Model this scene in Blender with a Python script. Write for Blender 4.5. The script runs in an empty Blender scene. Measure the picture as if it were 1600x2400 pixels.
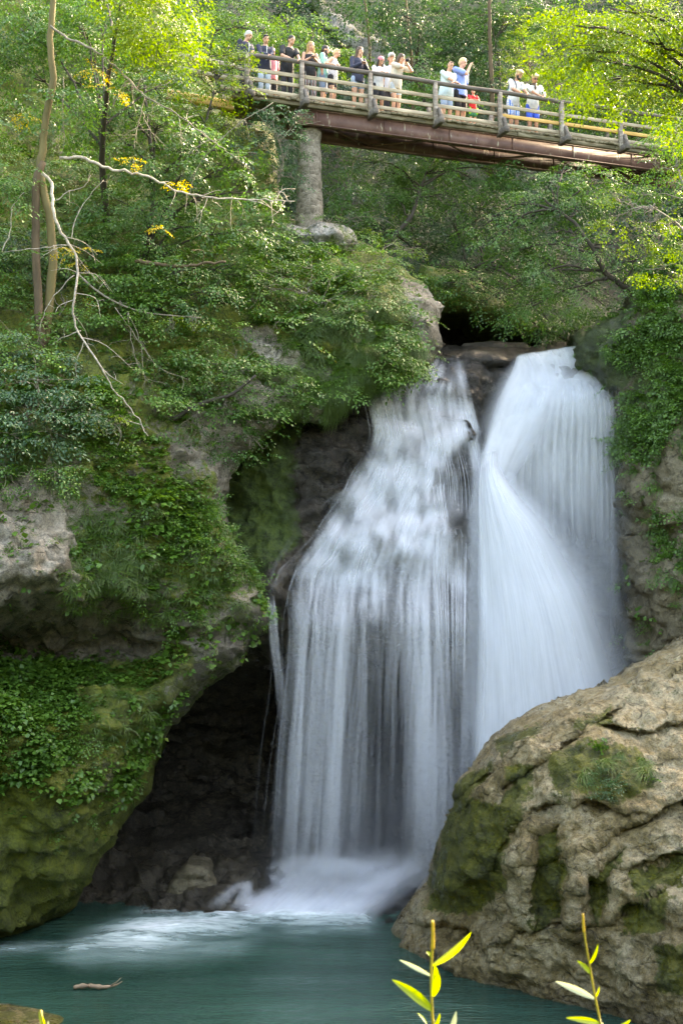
import bpy, bmesh, math, random
import numpy as np
from mathutils import Vector, Matrix

random.seed(11)
RNG = np.random.default_rng(7)
SC = bpy.context.scene
COL = SC.collection
PI = math.pi

# ------------------------------------------------------------------ camera geometry
FPX, CZ = 3000.0, 8.0            # focal length in photograph pixels, camera height over the pool
PITCH = math.atan(200 / 3000)
CP, SP = math.cos(PITCH), math.sin(PITCH)


def Pn(u, v, Y):
    """World points seen at photograph pixel (u, v) and standing at world depth Y."""
    u, v, Y = np.broadcast_arrays(np.asarray(u, float), np.asarray(v, float), np.asarray(Y, float))
    a = (u - 800) / FPX
    b = (1200 - v) / FPX
    dy = CP - b * SP
    dz = SP + b * CP
    k = Y / dy
    return np.stack([a * k, Y, CZ + dz * k], -1)


def P(u, v, Y):
    return Vector(Pn(u, v, Y).tolist())


def Pz(u, v, z):
    """World points on the horizontal plane z seen at (u, v)."""
    u = np.asarray(u, float); v = np.asarray(v, float)
    b = (1200 - v) / FPX
    k = (z - CZ) / (SP + b * CP)
    return np.stack([(u - 800) / FPX * k, (CP - b * SP) * k, np.full_like(k, z) if np.ndim(z) == 0 else z], -1)


def proj(p):
    x, y, z = p[0], p[1], p[2] - CZ
    fw = y * CP + z * SP
    up = -y * SP + z * CP
    return 800 + FPX * x / fw, 1200 - FPX * up / fw


# ------------------------------------------------------------------ numeric noise
def _h(i, j, k, s):
    n = (i * 374761393 + j * 668265263 + k * 2147483647 + s * 1274126177) & 0xFFFFFFFF
    n = ((n ^ (n >> 13)) * 1274126177) & 0xFFFFFFFF
    n = ((n ^ (n >> 16)) * 2246822519) & 0xFFFFFFFF
    return ((n ^ (n >> 15)) & 0xFFFFFF) / float(0xFFFFFF)


def vnoise(p, s=0):
    q = np.floor(p).astype(np.int64)
    f = p - q
    f = f * f * f * (f * (f * 6 - 15) + 10)
    r = 0
    for dx in (0, 1):
        wx = f[..., 0] if dx else 1 - f[..., 0]
        for dy in (0, 1):
            wy = f[..., 1] if dy else 1 - f[..., 1]
            for dz in (0, 1):
                wz = f[..., 2] if dz else 1 - f[..., 2]
                r = r + wx * wy * wz * _h(q[..., 0] + dx, q[..., 1] + dy, q[..., 2] + dz, s)
    return r * 2 - 1


def fbm(p, oct=4, s=0, gain=0.5):
    r, a, f, t = 0, 1.0, 1.0, 0
    for o in range(oct):
        r = r + a * vnoise(p * f + 17.3 * o, s + o)
        t += a
        a *= gain
        f *= 2.03
    return r / t


def ridge(p, oct=3, s=0):
    r, a, f, t = 0, 1.0, 1.0, 0
    for o in range(oct):
        r = r + a * (1 - 2 * np.abs(vnoise(p * f + 9.1 * o, s + o)))
        t += a
        a *= .5
        f *= 2.1
    return r / t


def cellnoise(p, s=0):
    """Distance to the nearest and second nearest feature point: for fractured, blocky stone."""
    q = np.floor(p).astype(np.int64)
    d1 = np.full(p.shape[:-1], 9.0); d2 = d1.copy(); idv = np.zeros(p.shape[:-1])
    for i in (-1, 0, 1):
        for j in (-1, 0, 1):
            for k in (-1, 0, 1):
                c = q + np.array([i, j, k])
                a = [_h(c[..., 0], c[..., 1], c[..., 2], s + m) for m in (0, 1, 2, 3)]
                d = np.sqrt((c[..., 0] + a[0] - p[..., 0]) ** 2 + (c[..., 1] + a[1] - p[..., 1]) ** 2 + (c[..., 2] + a[2] - p[..., 2]) ** 2)
                n1 = d < d1
                d2 = np.where(n1, d1, np.minimum(d2, d))
                idv = np.where(n1, a[3], idv)
                d1 = np.where(n1, d, d1)
    return d1, d2, idv


def sstep(a, b, x):
    t = np.clip((x - a) / (b - a), 0, 1)
    return t * t * (3 - 2 * t)


# ------------------------------------------------------------------ objects
def link(o, parent=None):
    COL.objects.link(o)
    if parent is not None:
        o.parent = parent
    return o


def tag(o, label=None, cat=None, group=None, kind=None):
    if label: o['label'] = label
    if cat: o['category'] = cat
    if group: o['group'] = group
    if kind: o['kind'] = kind
    return o


def empty(name, loc, rz=0.0):
    o = bpy.data.objects.new(name, None)
    o.location = loc
    o.rotation_euler = (0, 0, rz)
    o.empty_display_size = .2
    return link(o)


def mesh_np(name, verts, polys, mat=None, parent=None, attrs=None, smooth=True, loc=None):
    """polys: list of int arrays (n, k); attrs: {name: float array per vertex or (n,3)}."""
    me = bpy.data.meshes.new(name)
    verts = np.asarray(verts, np.float32).reshape(-1, 3)
    if loc is not None:
        verts = verts - np.asarray(loc, np.float32)
    polys = [np.asarray(p, np.int32) for p in polys if len(p)]
    nl = sum(p.size for p in polys)
    npoly = sum(len(p) for p in polys)
    me.vertices.add(len(verts))
    me.vertices.foreach_set('co', verts.ravel())
    me.loops.add(nl)
    me.loops.foreach_set('vertex_index', np.concatenate([p.ravel() for p in polys]).astype(np.int32))
    me.polygons.add(npoly)
    tot = np.concatenate([np.full(len(p), p.shape[1], np.int32) for p in polys])
    st = np.concatenate([[0], np.cumsum(tot)[:-1]]).astype(np.int32)
    me.polygons.foreach_set('loop_start', st)
    if smooth:
        me.polygons.foreach_set('use_smooth', np.ones(npoly, bool))
    for k, a in (attrs or {}).items():
        a = np.asarray(a, np.float32)
        if a.ndim == 1:
            at = me.attributes.new(k, 'FLOAT', 'POINT'); at.data.foreach_set('value', a)
        else:
            at = me.attributes.new(k, 'FLOAT_VECTOR', 'POINT'); at.data.foreach_set('vector', a.ravel())
    me.update(calc_edges=True)
    me.validate()
    o = bpy.data.objects.new(name, me)
    if loc is not None:
        o.location = loc
    if mat is not None:
        me.materials.append(mat)
    return link(o, parent)


class MB:
    """Collects vertices, polygons and attributes for one mesh."""
    def __init__(s):
        s.v, s.p, s.n, s.a = [], {}, 0, {}

    def add(s, v, polys, **at):
        v = np.asarray(v, float).reshape(-1, 3)
        for p in polys:
            p = np.asarray(p, np.int64)
            if len(p):
                s.p.setdefault(p.shape[1], []).append(p + s.n)
        for k, x in at.items():
            s.a.setdefault(k, []).append(np.broadcast_to(np.asarray(x, float), (len(v),) + np.shape(x)[1:]) if np.ndim(x) else np.full(len(v), float(x)))
        s.v.append(v)
        s.n += len(v)
        return s

    def box(s, c, size, rot=None, taper=1.0, bev=0.0, **at):
        x, y, z = np.asarray(size, float) / 2
        if bev > 0:
            b = min(bev, x * .9, y * .9, z * .9)
            pts = []
            for sx in (-1, 1):
                for sy in (-1, 1):
                    for sz in (-1, 1):
                        pts += [(sx * x, sy * (y - b), sz * (z - b)), (sx * (x - b), sy * y, sz * (z - b)), (sx * (x - b), sy * (y - b), sz * z)]
            v = np.array(pts, float)
            bm = bmesh.new()
            for q in v: bm.verts.new(q)
            bmesh.ops.convex_hull(bm, input=bm.verts[:])
            bm.verts.index_update()
            v = np.array([w.co[:] for w in bm.verts])
            f = [[w.index for w in fc.verts] for fc in bm.faces]
            bm.free()
            polys = {}
            for q in f: polys.setdefault(len(q), []).append(q)
            polys = [np.array(q) for q in polys.values()]
        else:
            v = np.array([(sx * x, sy * y, sz * z) for sz in (-1, 1) for sy in (-1, 1) for sx in (-1, 1)], float)
            polys = [np.array([(0, 2, 3, 1), (4, 5, 7, 6), (0, 1, 5, 4), (2, 6, 7, 3), (0, 4, 6, 2), (1, 3, 7, 5)])]
        if taper != 1.0:
            k = np.where(v[:, 2] > 0, taper, 1.0)
            v[:, 0] *= k; v[:, 1] *= k
        if rot is not None:
            v = v @ np.array(Matrix(rot) if not isinstance(rot, Matrix) else rot.to_3x3()).T
        return s.add(v + np.asarray(c, float), polys, **at)

    def tube(s, pts, rads, n=8, cap=True, flat=None, **at):
        """Tapered tube through pts; rads scalar per point, or (rx, ry) pairs."""
        pts = np.asarray(pts, float)
        m = len(pts)
        rads = np.asarray(rads, float)
        if rads.ndim == 0: rads = np.full(m, float(rads))
        if rads.ndim == 1: rads = np.stack([rads, rads], 1)
        t = np.gradient(pts, axis=0)
        t /= np.linalg.norm(t, axis=1)[:, None] + 1e-12
        ref = np.array(flat if flat is not None else ((0, 0, 1.0) if abs(t[0][2]) < .9 else (1.0, 0, 0)))
        a = np.linspace(0, 2 * PI, n, endpoint=False)
        V = []
        x = np.cross(ref, t[0]); x /= np.linalg.norm(x) + 1e-12
        for i in range(m):
            x = x - t[i] * np.dot(x, t[i]); x /= np.linalg.norm(x) + 1e-12
            y = np.cross(t[i], x)
            V.append(pts[i] + np.outer(np.cos(a) * rads[i, 0], x) + np.outer(np.sin(a) * rads[i, 1], y))
        V = np.concatenate(V)
        i, j = np.meshgrid(np.arange(m - 1), np.arange(n), indexing='ij')
        q = np.stack([i * n + j, i * n + (j + 1) % n, (i + 1) * n + (j + 1) % n, (i + 1) * n + j], -1).reshape(-1, 4)
        polys = [q]
        if cap:
            polys.append(np.array([np.arange(n)[::-1], (m - 1) * n + np.arange(n)]))
        s.add(V, polys, **at)
        return s

    def ell(s, c, r, rot=None, nu=12, nv=8, **at):
        th = np.linspace(0, PI, nv + 1)[1:-1]
        ph = np.linspace(0, 2 * PI, nu, endpoint=False)
        T, Ph = np.meshgrid(th, ph, indexing='ij')
        v = np.stack([np.sin(T) * np.cos(Ph), np.sin(T) * np.sin(Ph), np.cos(T)], -1).reshape(-1, 3)
        v = np.concatenate([v, [[0, 0, 1], [0, 0, -1]]]) * np.asarray(r, float)
        if rot is not None:
            v = v @ np.array(rot.to_3x3() if isinstance(rot, Matrix) else rot).T
        m = nv - 1
        i, j = np.meshgrid(np.arange(m - 1), np.arange(nu), indexing='ij')
        q = np.stack([i * nu + j, (i + 1) * nu + j, (i + 1) * nu + (j + 1) % nu, i * nu + (j + 1) % nu], -1).reshape(-1, 4)
        k = np.arange(nu)
        t1 = np.stack([np.full(nu, m * nu), k, (k + 1) % nu], -1)
        t2 = np.stack([np.full(nu, m * nu + 1), (m - 1) * nu + (k + 1) % nu, (m - 1) * nu + k], -1)
        return s.add(v + np.asarray(c, float), [q, t1, t2], **at)

    def build(s, name, mat=None, parent=None, smooth=True, loc=None):
        polys = [np.concatenate(x) for x in s.p.values()]
        attrs = {k: np.concatenate(x) for k, x in s.a.items()}
        return mesh_np(name, np.concatenate(s.v), polys, mat, parent, attrs, smooth, loc)


def catmull(pts, n):
    """Smooth resampling of a polyline to n points."""
    p = np.asarray(pts, float)
    if len(p) < 3:
        t = np.linspace(0, 1, n)[:, None]
        return p[0] * (1 - t) + p[-1] * t
    q = np.concatenate([[2 * p[0] - p[1]], p, [2 * p[-1] - p[-2]]])
    d = np.concatenate([[0], np.cumsum(np.linalg.norm(np.diff(p, axis=0), axis=1) + 1e-9)])
    x = np.linspace(0, d[-1], n)
    i = np.clip(np.searchsorted(d, x, side='right') - 1, 0, len(p) - 2)
    t = ((x - d[i]) / (d[i + 1] - d[i]))[:, None]
    a, b, c, e = q[i], q[i + 1], q[i + 2], q[i + 3]
    return .5 * ((2 * b) + (c - a) * t + (2 * a - 5 * b + 4 * c - e) * t ** 2 + (3 * b - 3 * c + e - a) * t ** 3)


# ------------------------------------------------------------------ materials
class NT:
    def __init__(s, name):
        s.m = bpy.data.materials.new(name)
        s.m.use_nodes = True
        s.t = s.m.node_tree
        s.t.nodes.clear()
        s.out = s.t.nodes.new('ShaderNodeOutputMaterial')

    def n(s, typ, **kw):
        nd = s.t.nodes.new(typ)
        for k, v in kw.items():
            if hasattr(nd, k) and not k[0].isupper():
                setattr(nd, k, v)
        return nd

    def set(s, nd, **kw):
        for k, v in kw.items():
            k = k.replace('_', ' ')
            if hasattr(v, 'node') or hasattr(v, 'is_linked'):
                s.t.links.new(v, nd.inputs[k])
            else:
                nd.inputs[k].default_value = v
        return nd

    def lk(s, a, b):
        s.t.links.new(a, b)

    def coord(s, scale=(1, 1, 1)):
        g = s.n('ShaderNodeNewGeometry')
        mp = s.n('ShaderNodeMapping')
        mp.inputs['Scale'].default_value = scale
        s.lk(g.outputs['Position'], mp.inputs['Vector'])
        return mp.outputs['Vector']

    def ocoord(s, scale=(1, 1, 1)):
        g = s.n('ShaderNodeTexCoord')
        mp = s.n('ShaderNodeMapping')
        mp.inputs['Scale'].default_value = scale
        s.lk(g.outputs['Object'], mp.inputs['Vector'])
        return mp.outputs['Vector']

    def noise(s, vec, scale, detail=4, rough=.55, dist=0.0):
        nd = s.n('ShaderNodeTexNoise')
        nd.inputs['Scale'].default_value = scale
        nd.inputs['Detail'].default_value = detail
        nd.inputs['Roughness'].default_value = rough
        nd.inputs['Distortion'].default_value = dist
        s.lk(vec, nd.inputs['Vector'])
        return nd.outputs['Fac']

    def voro(s, vec, scale, feature='F1', out='Distance'):
        nd = s.n('ShaderNodeTexVoronoi', feature=feature)
        nd.inputs['Scale'].default_value = scale
        s.lk(vec, nd.inputs['Vector'])
        return nd.outputs[out]

    def ramp(s, fac, stops):
        nd = s.n('ShaderNodeValToRGB')
        e = nd.color_ramp.elements
        while len(e) > 1: e.remove(e[-1])
        for i, (p, c) in enumerate(stops):
            el = e[0] if i == 0 else e.new(p)
            el.position = p
            el.color = (*c, 1) if len(c) == 3 else c
        s.lk(fac, nd.inputs['Fac'])
        return nd.outputs['Color']

    def mix(s, fac, a, b):
        nd = s.n('ShaderNodeMix', data_type='RGBA')
        for i, x in ((0, fac), (6, a), (7, b)):
            if hasattr(x, 'is_linked'): s.lk(x, nd.inputs[i])
            else: nd.inputs[i].default_value = x if i == 0 else (*x, 1)
        return nd.outputs[2]

    def math(s, op, a, b=0.0, clamp=False):
        nd = s.n('ShaderNodeMath', operation=op, use_clamp=clamp)
        for i, x in enumerate((a, b)):
            if hasattr(x, 'is_linked'): s.lk(x, nd.inputs[i])
            else: nd.inputs[i].default_value = x
        return nd.outputs[0]

    def rng(s, x, a, b, c=0.0, d=1.0):
        nd = s.n('ShaderNodeMapRange')
        nd.interpolation_type = 'SMOOTHSTEP'
        s.lk(x, nd.inputs[0])
        for i, q in enumerate((a, b, c, d)): nd.inputs[i + 1].default_value = q
        return nd.outputs[0]

    def attr(s, name, out='Fac'):
        nd = s.n('ShaderNodeAttribute', attribute_name=name)
        return nd.outputs[out]

    def bump(s, h, dist=.05, strength=1.0, normal=None):
        nd = s.n('ShaderNodeBump')
        nd.inputs['Strength'].default_value = strength
        nd.inputs['Distance'].default_value = dist
        s.lk(h, nd.inputs['Height'])
        if normal is not None: s.lk(normal, nd.inputs['Normal'])
        return nd.outputs['Normal']

    def bsdf(s, color=None, rough=.6, normal=None, spec=.5, **kw):
        nd = s.n('ShaderNodeBsdfPrincipled')
        for k, x in (('Base Color', color), ('Roughness', rough), ('Normal', normal), ('Specular IOR Level', spec)):
            if x is None: continue
            if hasattr(x, 'is_linked'): s.lk(x, nd.inputs[k])
            elif k == 'Base Color': nd.inputs[k].default_value = (*x, 1)
            else: nd.inputs[k].default_value = x
        for k, x in kw.items():
            nd.inputs[k.replace('_', ' ')].default_value = x
        return nd

    def done(s, sh):
        s.lk(sh.outputs[0], s.out.inputs['Surface'])
        return s.m


def rock_mat(name, cols, moss=(.05, .085, .012), wet=0.0, moss_amt=.5, bump=.10, gloss=.15, scale=1.0):
    """Stone with mottling, cracks, moss (vertex attribute 'moss' steers it) and wetness ('wet')."""
    t = NT(name)
    c = t.coord()
    n1 = t.noise(c, .9 * scale, 6, .6)
    n2 = t.noise(c, 6 * scale, 5, .65)
    n3 = t.noise(c, 32 * scale, 3, .6)
    n5 = t.noise(c, 13 * scale, 4, .7)
    base = t.ramp(t.math('ADD', t.math('MULTIPLY', n1, .55), t.math('MULTIPLY', n2, .45)), [(.30, cols[0]), (.46, cols[1]), (.62, cols[2])])
    fine = t.ramp(t.math('ADD', t.math('MULTIPLY', n3, .5), t.math('MULTIPLY', n5, .5)), [(.36, (.34, .33, .31)), (.5, (.95, .95, .95)), (.64, (1.5, 1.46, 1.38))])
    mul = t.n('ShaderNodeMix', data_type='RGBA', blend_type='MULTIPLY')
    mul.inputs[0].default_value = .8
    t.lk(base, mul.inputs[6]); t.lk(fine, mul.inputs[7])
    base = mul.outputs[2]
    wv = t.n('ShaderNodeVectorMath', operation='ADD')
    nc = t.n('ShaderNodeTexNoise'); nc.inputs['Scale'].default_value = 1.5; nc.inputs['Detail'].default_value = 3; t.lk(c, nc.inputs['Vector'])
    t.lk(t.coord((1, 1, 1.9)), wv.inputs[0]); t.lk(nc.outputs['Color'], wv.inputs[1])
    cr = t.voro(wv.outputs[0], 1.5 * scale, 'DISTANCE_TO_EDGE')
    crack = t.rng(t.math('ADD', t.math('ADD', cr, t.math('MULTIPLY', n2, .16)), t.math('MULTIPLY', t.noise(c, 1.7, 3, .6), .18)), .15, .20)
    base = t.mix(t.math('MULTIPLY', t.math('SUBTRACT', 1.0, crack), .55), base, tuple(x * .3 for x in cols[0]))
    ma = t.attr('moss')
    mn = t.math('ADD', t.math('MULTIPLY', n1, .5), t.math('MULTIPLY', n2, .5))
    mf = t.rng(t.math('ADD', ma, t.math('MULTIPLY', t.math('SUBTRACT', mn, .5), 2.2)), .42, .58)
    mcol = t.ramp(t.math('ADD', t.math('MULTIPLY', t.noise(c, 2.6, 4, .6), .5), t.math('MULTIPLY', t.noise(c, 17, 4, .7), .5)), [(.36, tuple(x * .22 for x in moss)), (.5, moss), (.64, (moss[0] * 1.9, moss[1] * 1.6, moss[2] * 1.2))])
    col = t.mix(mf, base, mcol)
    wa = t.attr('wet')
    col = t.mix(t.math('MULTIPLY', wa, .72), col, (.012, .011, .009))
    rough = t.math('SUBTRACT', .72, t.math('MULTIPLY', t.math('MULTIPLY', wa, t.math('SUBTRACT', 1.0, t.math('MULTIPLY', mf, .7))), .54))
    rough = t.math('SUBTRACT', rough, t.math('MULTIPLY', t.rng(t.noise(c, 1.9, 4, .6), .42, .62), gloss))
    rough = t.math('MAXIMUM', rough, .14)
    n4 = t.noise(c, 85, 3, .65)
    hgt = t.math('ADD', t.math('MULTIPLY', n4, .10), t.math('MULTIPLY', n2, .6))
    hgt = t.math('ADD', hgt, t.math('ADD', t.math('MULTIPLY', n3, .22), t.math('MULTIPLY', crack, .25)))
    nm = t.bump(hgt, bump, 1.0)
    moss_n = t.bump(t.noise(c, 60, 3, .7), .03, .8, nm)
    return t.done(t.bsdf(col, rough, moss_n, .5))


def leaf_mat(name, cols, trans=.35, rough=.42, spec=.5):
    """Leaf: colour spread by the per-leaf attribute 'tint', lit from both sides."""
    t = NT(name)
    ti = t.attr('tint')
    col = t.ramp(ti, [(0.0, cols[0]), (.5, cols[1]), (.93, cols[2]), (1.0, cols[3] if len(cols) > 3 else cols[2])])
    b = t.bsdf(col, rough, None, spec)
    tr = t.n('ShaderNodeBsdfTranslucent')
    hs = t.n('ShaderNodeHueSaturation')
    hs.inputs['Saturation'].default_value = 1.1
    hs.inputs['Value'].default_value = 1.5
    hs.inputs['Hue'].default_value = .485
    t.lk(col, hs.inputs['Color'])
    t.lk(hs.outputs[0], tr.inputs['Color'])
    mx = t.n('ShaderNodeMixShader')
    mx.inputs[0].default_value = trans
    t.lk(b.outputs[0], mx.inputs[1]); t.lk(tr.outputs[0], mx.inputs[2])
    return t.done(mx)


def plain_mat(name, col, rough=.6, var=.25, scale=8, bump=.01, stretch=(1, 1, 1), spec=.4, metallic=0.0):
    t = NT(name)
    c = t.ocoord(stretch)
    n1 = t.noise(c, scale, 5, .6)
    cc = t.ramp(n1, [(.28, tuple(x * (1 - var) for x in col)), (.5, col), (.74, tuple(min(1, x * (1 + var)) for x in col))])
    return t.done(t.bsdf(cc, rough, t.bump(n1, bump, .8), spec, Metallic=metallic))


M = {}
M['bank_rock'] = rock_mat('bank_limestone', [(.07, .058, .042), (.19, .165, .125), (.38, .34, .28)], moss=(.088, .110, .009))
M['fall_rock'] = rock_mat('wet_fall_rock', [(.024, .019, .013), (.060, .047, .031), (.135, .11, .075)], bump=.14)
M['wall_rock'] = rock_mat('gorge_wall_rock', [(.07, .056, .032), (.15, .122, .07), (.27, .23, .155)], gloss=.25)
M['boulder'] = rock_mat('boulder_rock', [(.095, .066, .024), (.27, .198, .084), (.50, .42, .275)], moss=(.088, .094, .006), bump=.24, gloss=.52)
M['soil'] = rock_mat('forest_floor', [(.03, .025, .015), (.055, .045, .025), (.10, .085, .05)], moss=(.025, .05, .012))
M['scree'] = rock_mat('pale_scree', [(.10, .095, .075), (.24, .225, .19), (.42, .40, .36)])
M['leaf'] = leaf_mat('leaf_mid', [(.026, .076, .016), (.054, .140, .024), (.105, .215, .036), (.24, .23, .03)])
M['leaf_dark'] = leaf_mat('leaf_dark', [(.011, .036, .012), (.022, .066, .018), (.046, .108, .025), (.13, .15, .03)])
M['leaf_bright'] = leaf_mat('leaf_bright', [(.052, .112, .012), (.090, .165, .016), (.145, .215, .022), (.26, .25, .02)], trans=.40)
M['leaf_blue'] = leaf_mat('leaf_bluish', [(.024, .068, .030), (.048, .115, .050), (.085, .170, .070)], spec=.6)
M['leaf_yellow'] = leaf_mat('leaf_yellow', [(.20, .20, .012), (.34, .29, .016), (.42, .34, .02)])
M['herb'] = leaf_mat('herb_leaf', [(.034, .090, .014), (.068, .160, .022), (.12, .235, .034), (.28, .26, .04)], trans=.3)
M['grass'] = leaf_mat('grass_blade', [(.040, .085, .014), (.065, .125, .018), (.11, .17, .030)], trans=.35)
M['bark'] = plain_mat('brown_bark', (.085, .058, .032), .85, .45, 5, .03, (1, 1, .25))
M['bark_green'] = plain_mat('olive_bark', (.115, .092, .036), .85, .4, 4, .03, (1, 1, .25))
M['bark_dark'] = plain_mat('dark_bark', (.045, .036, .027), .85, .35, 5, .03, (1, 1, .3))
M['deadwood'] = plain_mat('pale_dead_wood', (.34, .29, .235), .8, .55, 11, .02, (1, 1, 1))
M['twig'] = plain_mat('grey_twigs', (.20, .17, .13), .8, .35, 6, .01)


# ------------------------------------------------------------------ world, sun, camera
SUN_EL, SUN_AZ = math.radians(36), math.radians(42)     # from behind the falls, to the right (azimuth from +Y towards +X)
w = bpy.data.worlds.new('World')
SC.world = w
w.use_nodes = True
wt = w.node_tree
bg = wt.nodes['Background']
sky = wt.nodes.new('ShaderNodeTexSky')
sky.sky_type = 'NISHITA'
sky.sun_disc = False
sky.sun_elevation = SUN_EL
sky.sun_rotation = SUN_AZ
sky.air_density = 1.0
sky.dust_density = 4.0
sky.ozone_density = 1.0
wt.links.new(sky.outputs[0], bg.inputs['Color'])
bg.inputs['Strength'].default_value = .15
sd = Vector((math.sin(SUN_AZ) * math.cos(SUN_EL), math.cos(SUN_AZ) * math.cos(SUN_EL), math.sin(SUN_EL)))
sl = bpy.data.lights.new('sun', 'SUN')
sl.energy = 2.0
sl.angle = math.radians(.5)
sl.color = (1, .93, .80)
so = bpy.data.objects.new('sun', sl)
so.rotation_euler = (-sd).to_track_quat('-Z', 'Y').to_euler()
so.location = (30, 60, 70)
link(so)

cam = bpy.data.cameras.new('camera')
cam.sensor_fit = 'AUTO'
cam.sensor_width = 36
cam.lens = FPX / 2400 * 36
cam.clip_end = 2000
cam.clip_start = .05
cam.dof.use_dof = True
cam.dof.focus_distance = 33
cam.dof.aperture_fstop = 9
co = bpy.data.objects.new('camera', cam)
co.location = (0, 0, CZ)
co.rotation_euler = (PI / 2 + PITCH, 0, 0)
link(co)
SC.camera = co
SC.view_settings.view_transform = 'Standard'
SC.view_settings.look = 'None'
SC.view_settings.gamma = 1
SC.view_settings.exposure = 3.85
SC.view_settings.use_white_balance = True
SC.view_settings.white_balance_temperature = 9000
SC.view_settings.white_balance_tint = 10
SC.cycles.transparent_max_bounces = 160
SC.cycles.max_bounces = 8
SC.cycles.diffuse_bounces = 3
SC.cycles.glossy_bounces = 2
SC.cycles.transmission_bounces = 3
SC.cycles.use_denoising = True
# ================================================================== TERRAIN
def tps(ctrl):
    """Thin-plate spline through (u, v, Y) points (pixels / 1000)."""
    c = np.asarray(ctrl, float)
    x = c[:, :2] / 1000
    n = len(c)

    def ker(d2):
        return np.where(d2 > 0, d2 * np.log(d2 + 1e-12), 0)
    K = ker(((x[:, None] - x[None]) ** 2).sum(-1)) + np.eye(n) * 1e-3
    Pm = np.concatenate([np.ones((n, 1)), x], 1)
    A = np.block([[K, Pm], [Pm.T, np.zeros((3, 3))]])
    w_ = np.linalg.solve(A, np.concatenate([c[:, 2], np.zeros(3)]))

    def f(u, v):
        u = np.asarray(u, float) / 1000; v = np.asarray(v, float) / 1000
        r = w_[n] + w_[n + 1] * u + w_[n + 2] * v
        for i in range(n):
            r = r + w_[i] * ker((u - x[i, 0]) ** 2 + (v - x[i, 1]) ** 2)
        return r
    return f


def in_poly(u, v, poly):
    p = np.asarray(poly, float)
    r = np.zeros(np.shape(u), bool)
    j = len(p) - 1
    for i in range(len(p)):
        (x1, y1), (x2, y2) = p[i], p[j]
        c = ((y1 > v) != (y2 > v)) & (u < (x2 - x1) * (v - y1) / (y2 - y1 + 1e-12) + x1)
        r ^= c
        j = i
    return r


def poly_dist(u, v, poly):
    p = np.asarray(poly, float)
    best = np.full(np.shape(u), 1e9)
    bx = np.zeros(np.shape(u)); by = bx.copy()
    for i in range(len(p)):
        a, b = p[i], p[(i + 1) % len(p)]
        d = b - a
        t = np.clip(((u - a[0]) * d[0] + (v - a[1]) * d[1]) / (d @ d + 1e-12), 0, 1)
        x, y = a[0] + t * d[0], a[1] + t * d[1]
        q = np.hypot(u - x, v - y)
        m = q < best
        best = np.where(m, q, best); bx = np.where(m, x, bx); by = np.where(m, y, by)
    return best, bx, by


def soft_poly(u, v, poly, soft):
    d, _, _ = poly_dist(u, v, poly)
    s = np.where(in_poly(u, v, poly), d, -d)
    return sstep(-soft, soft, s)


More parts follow.
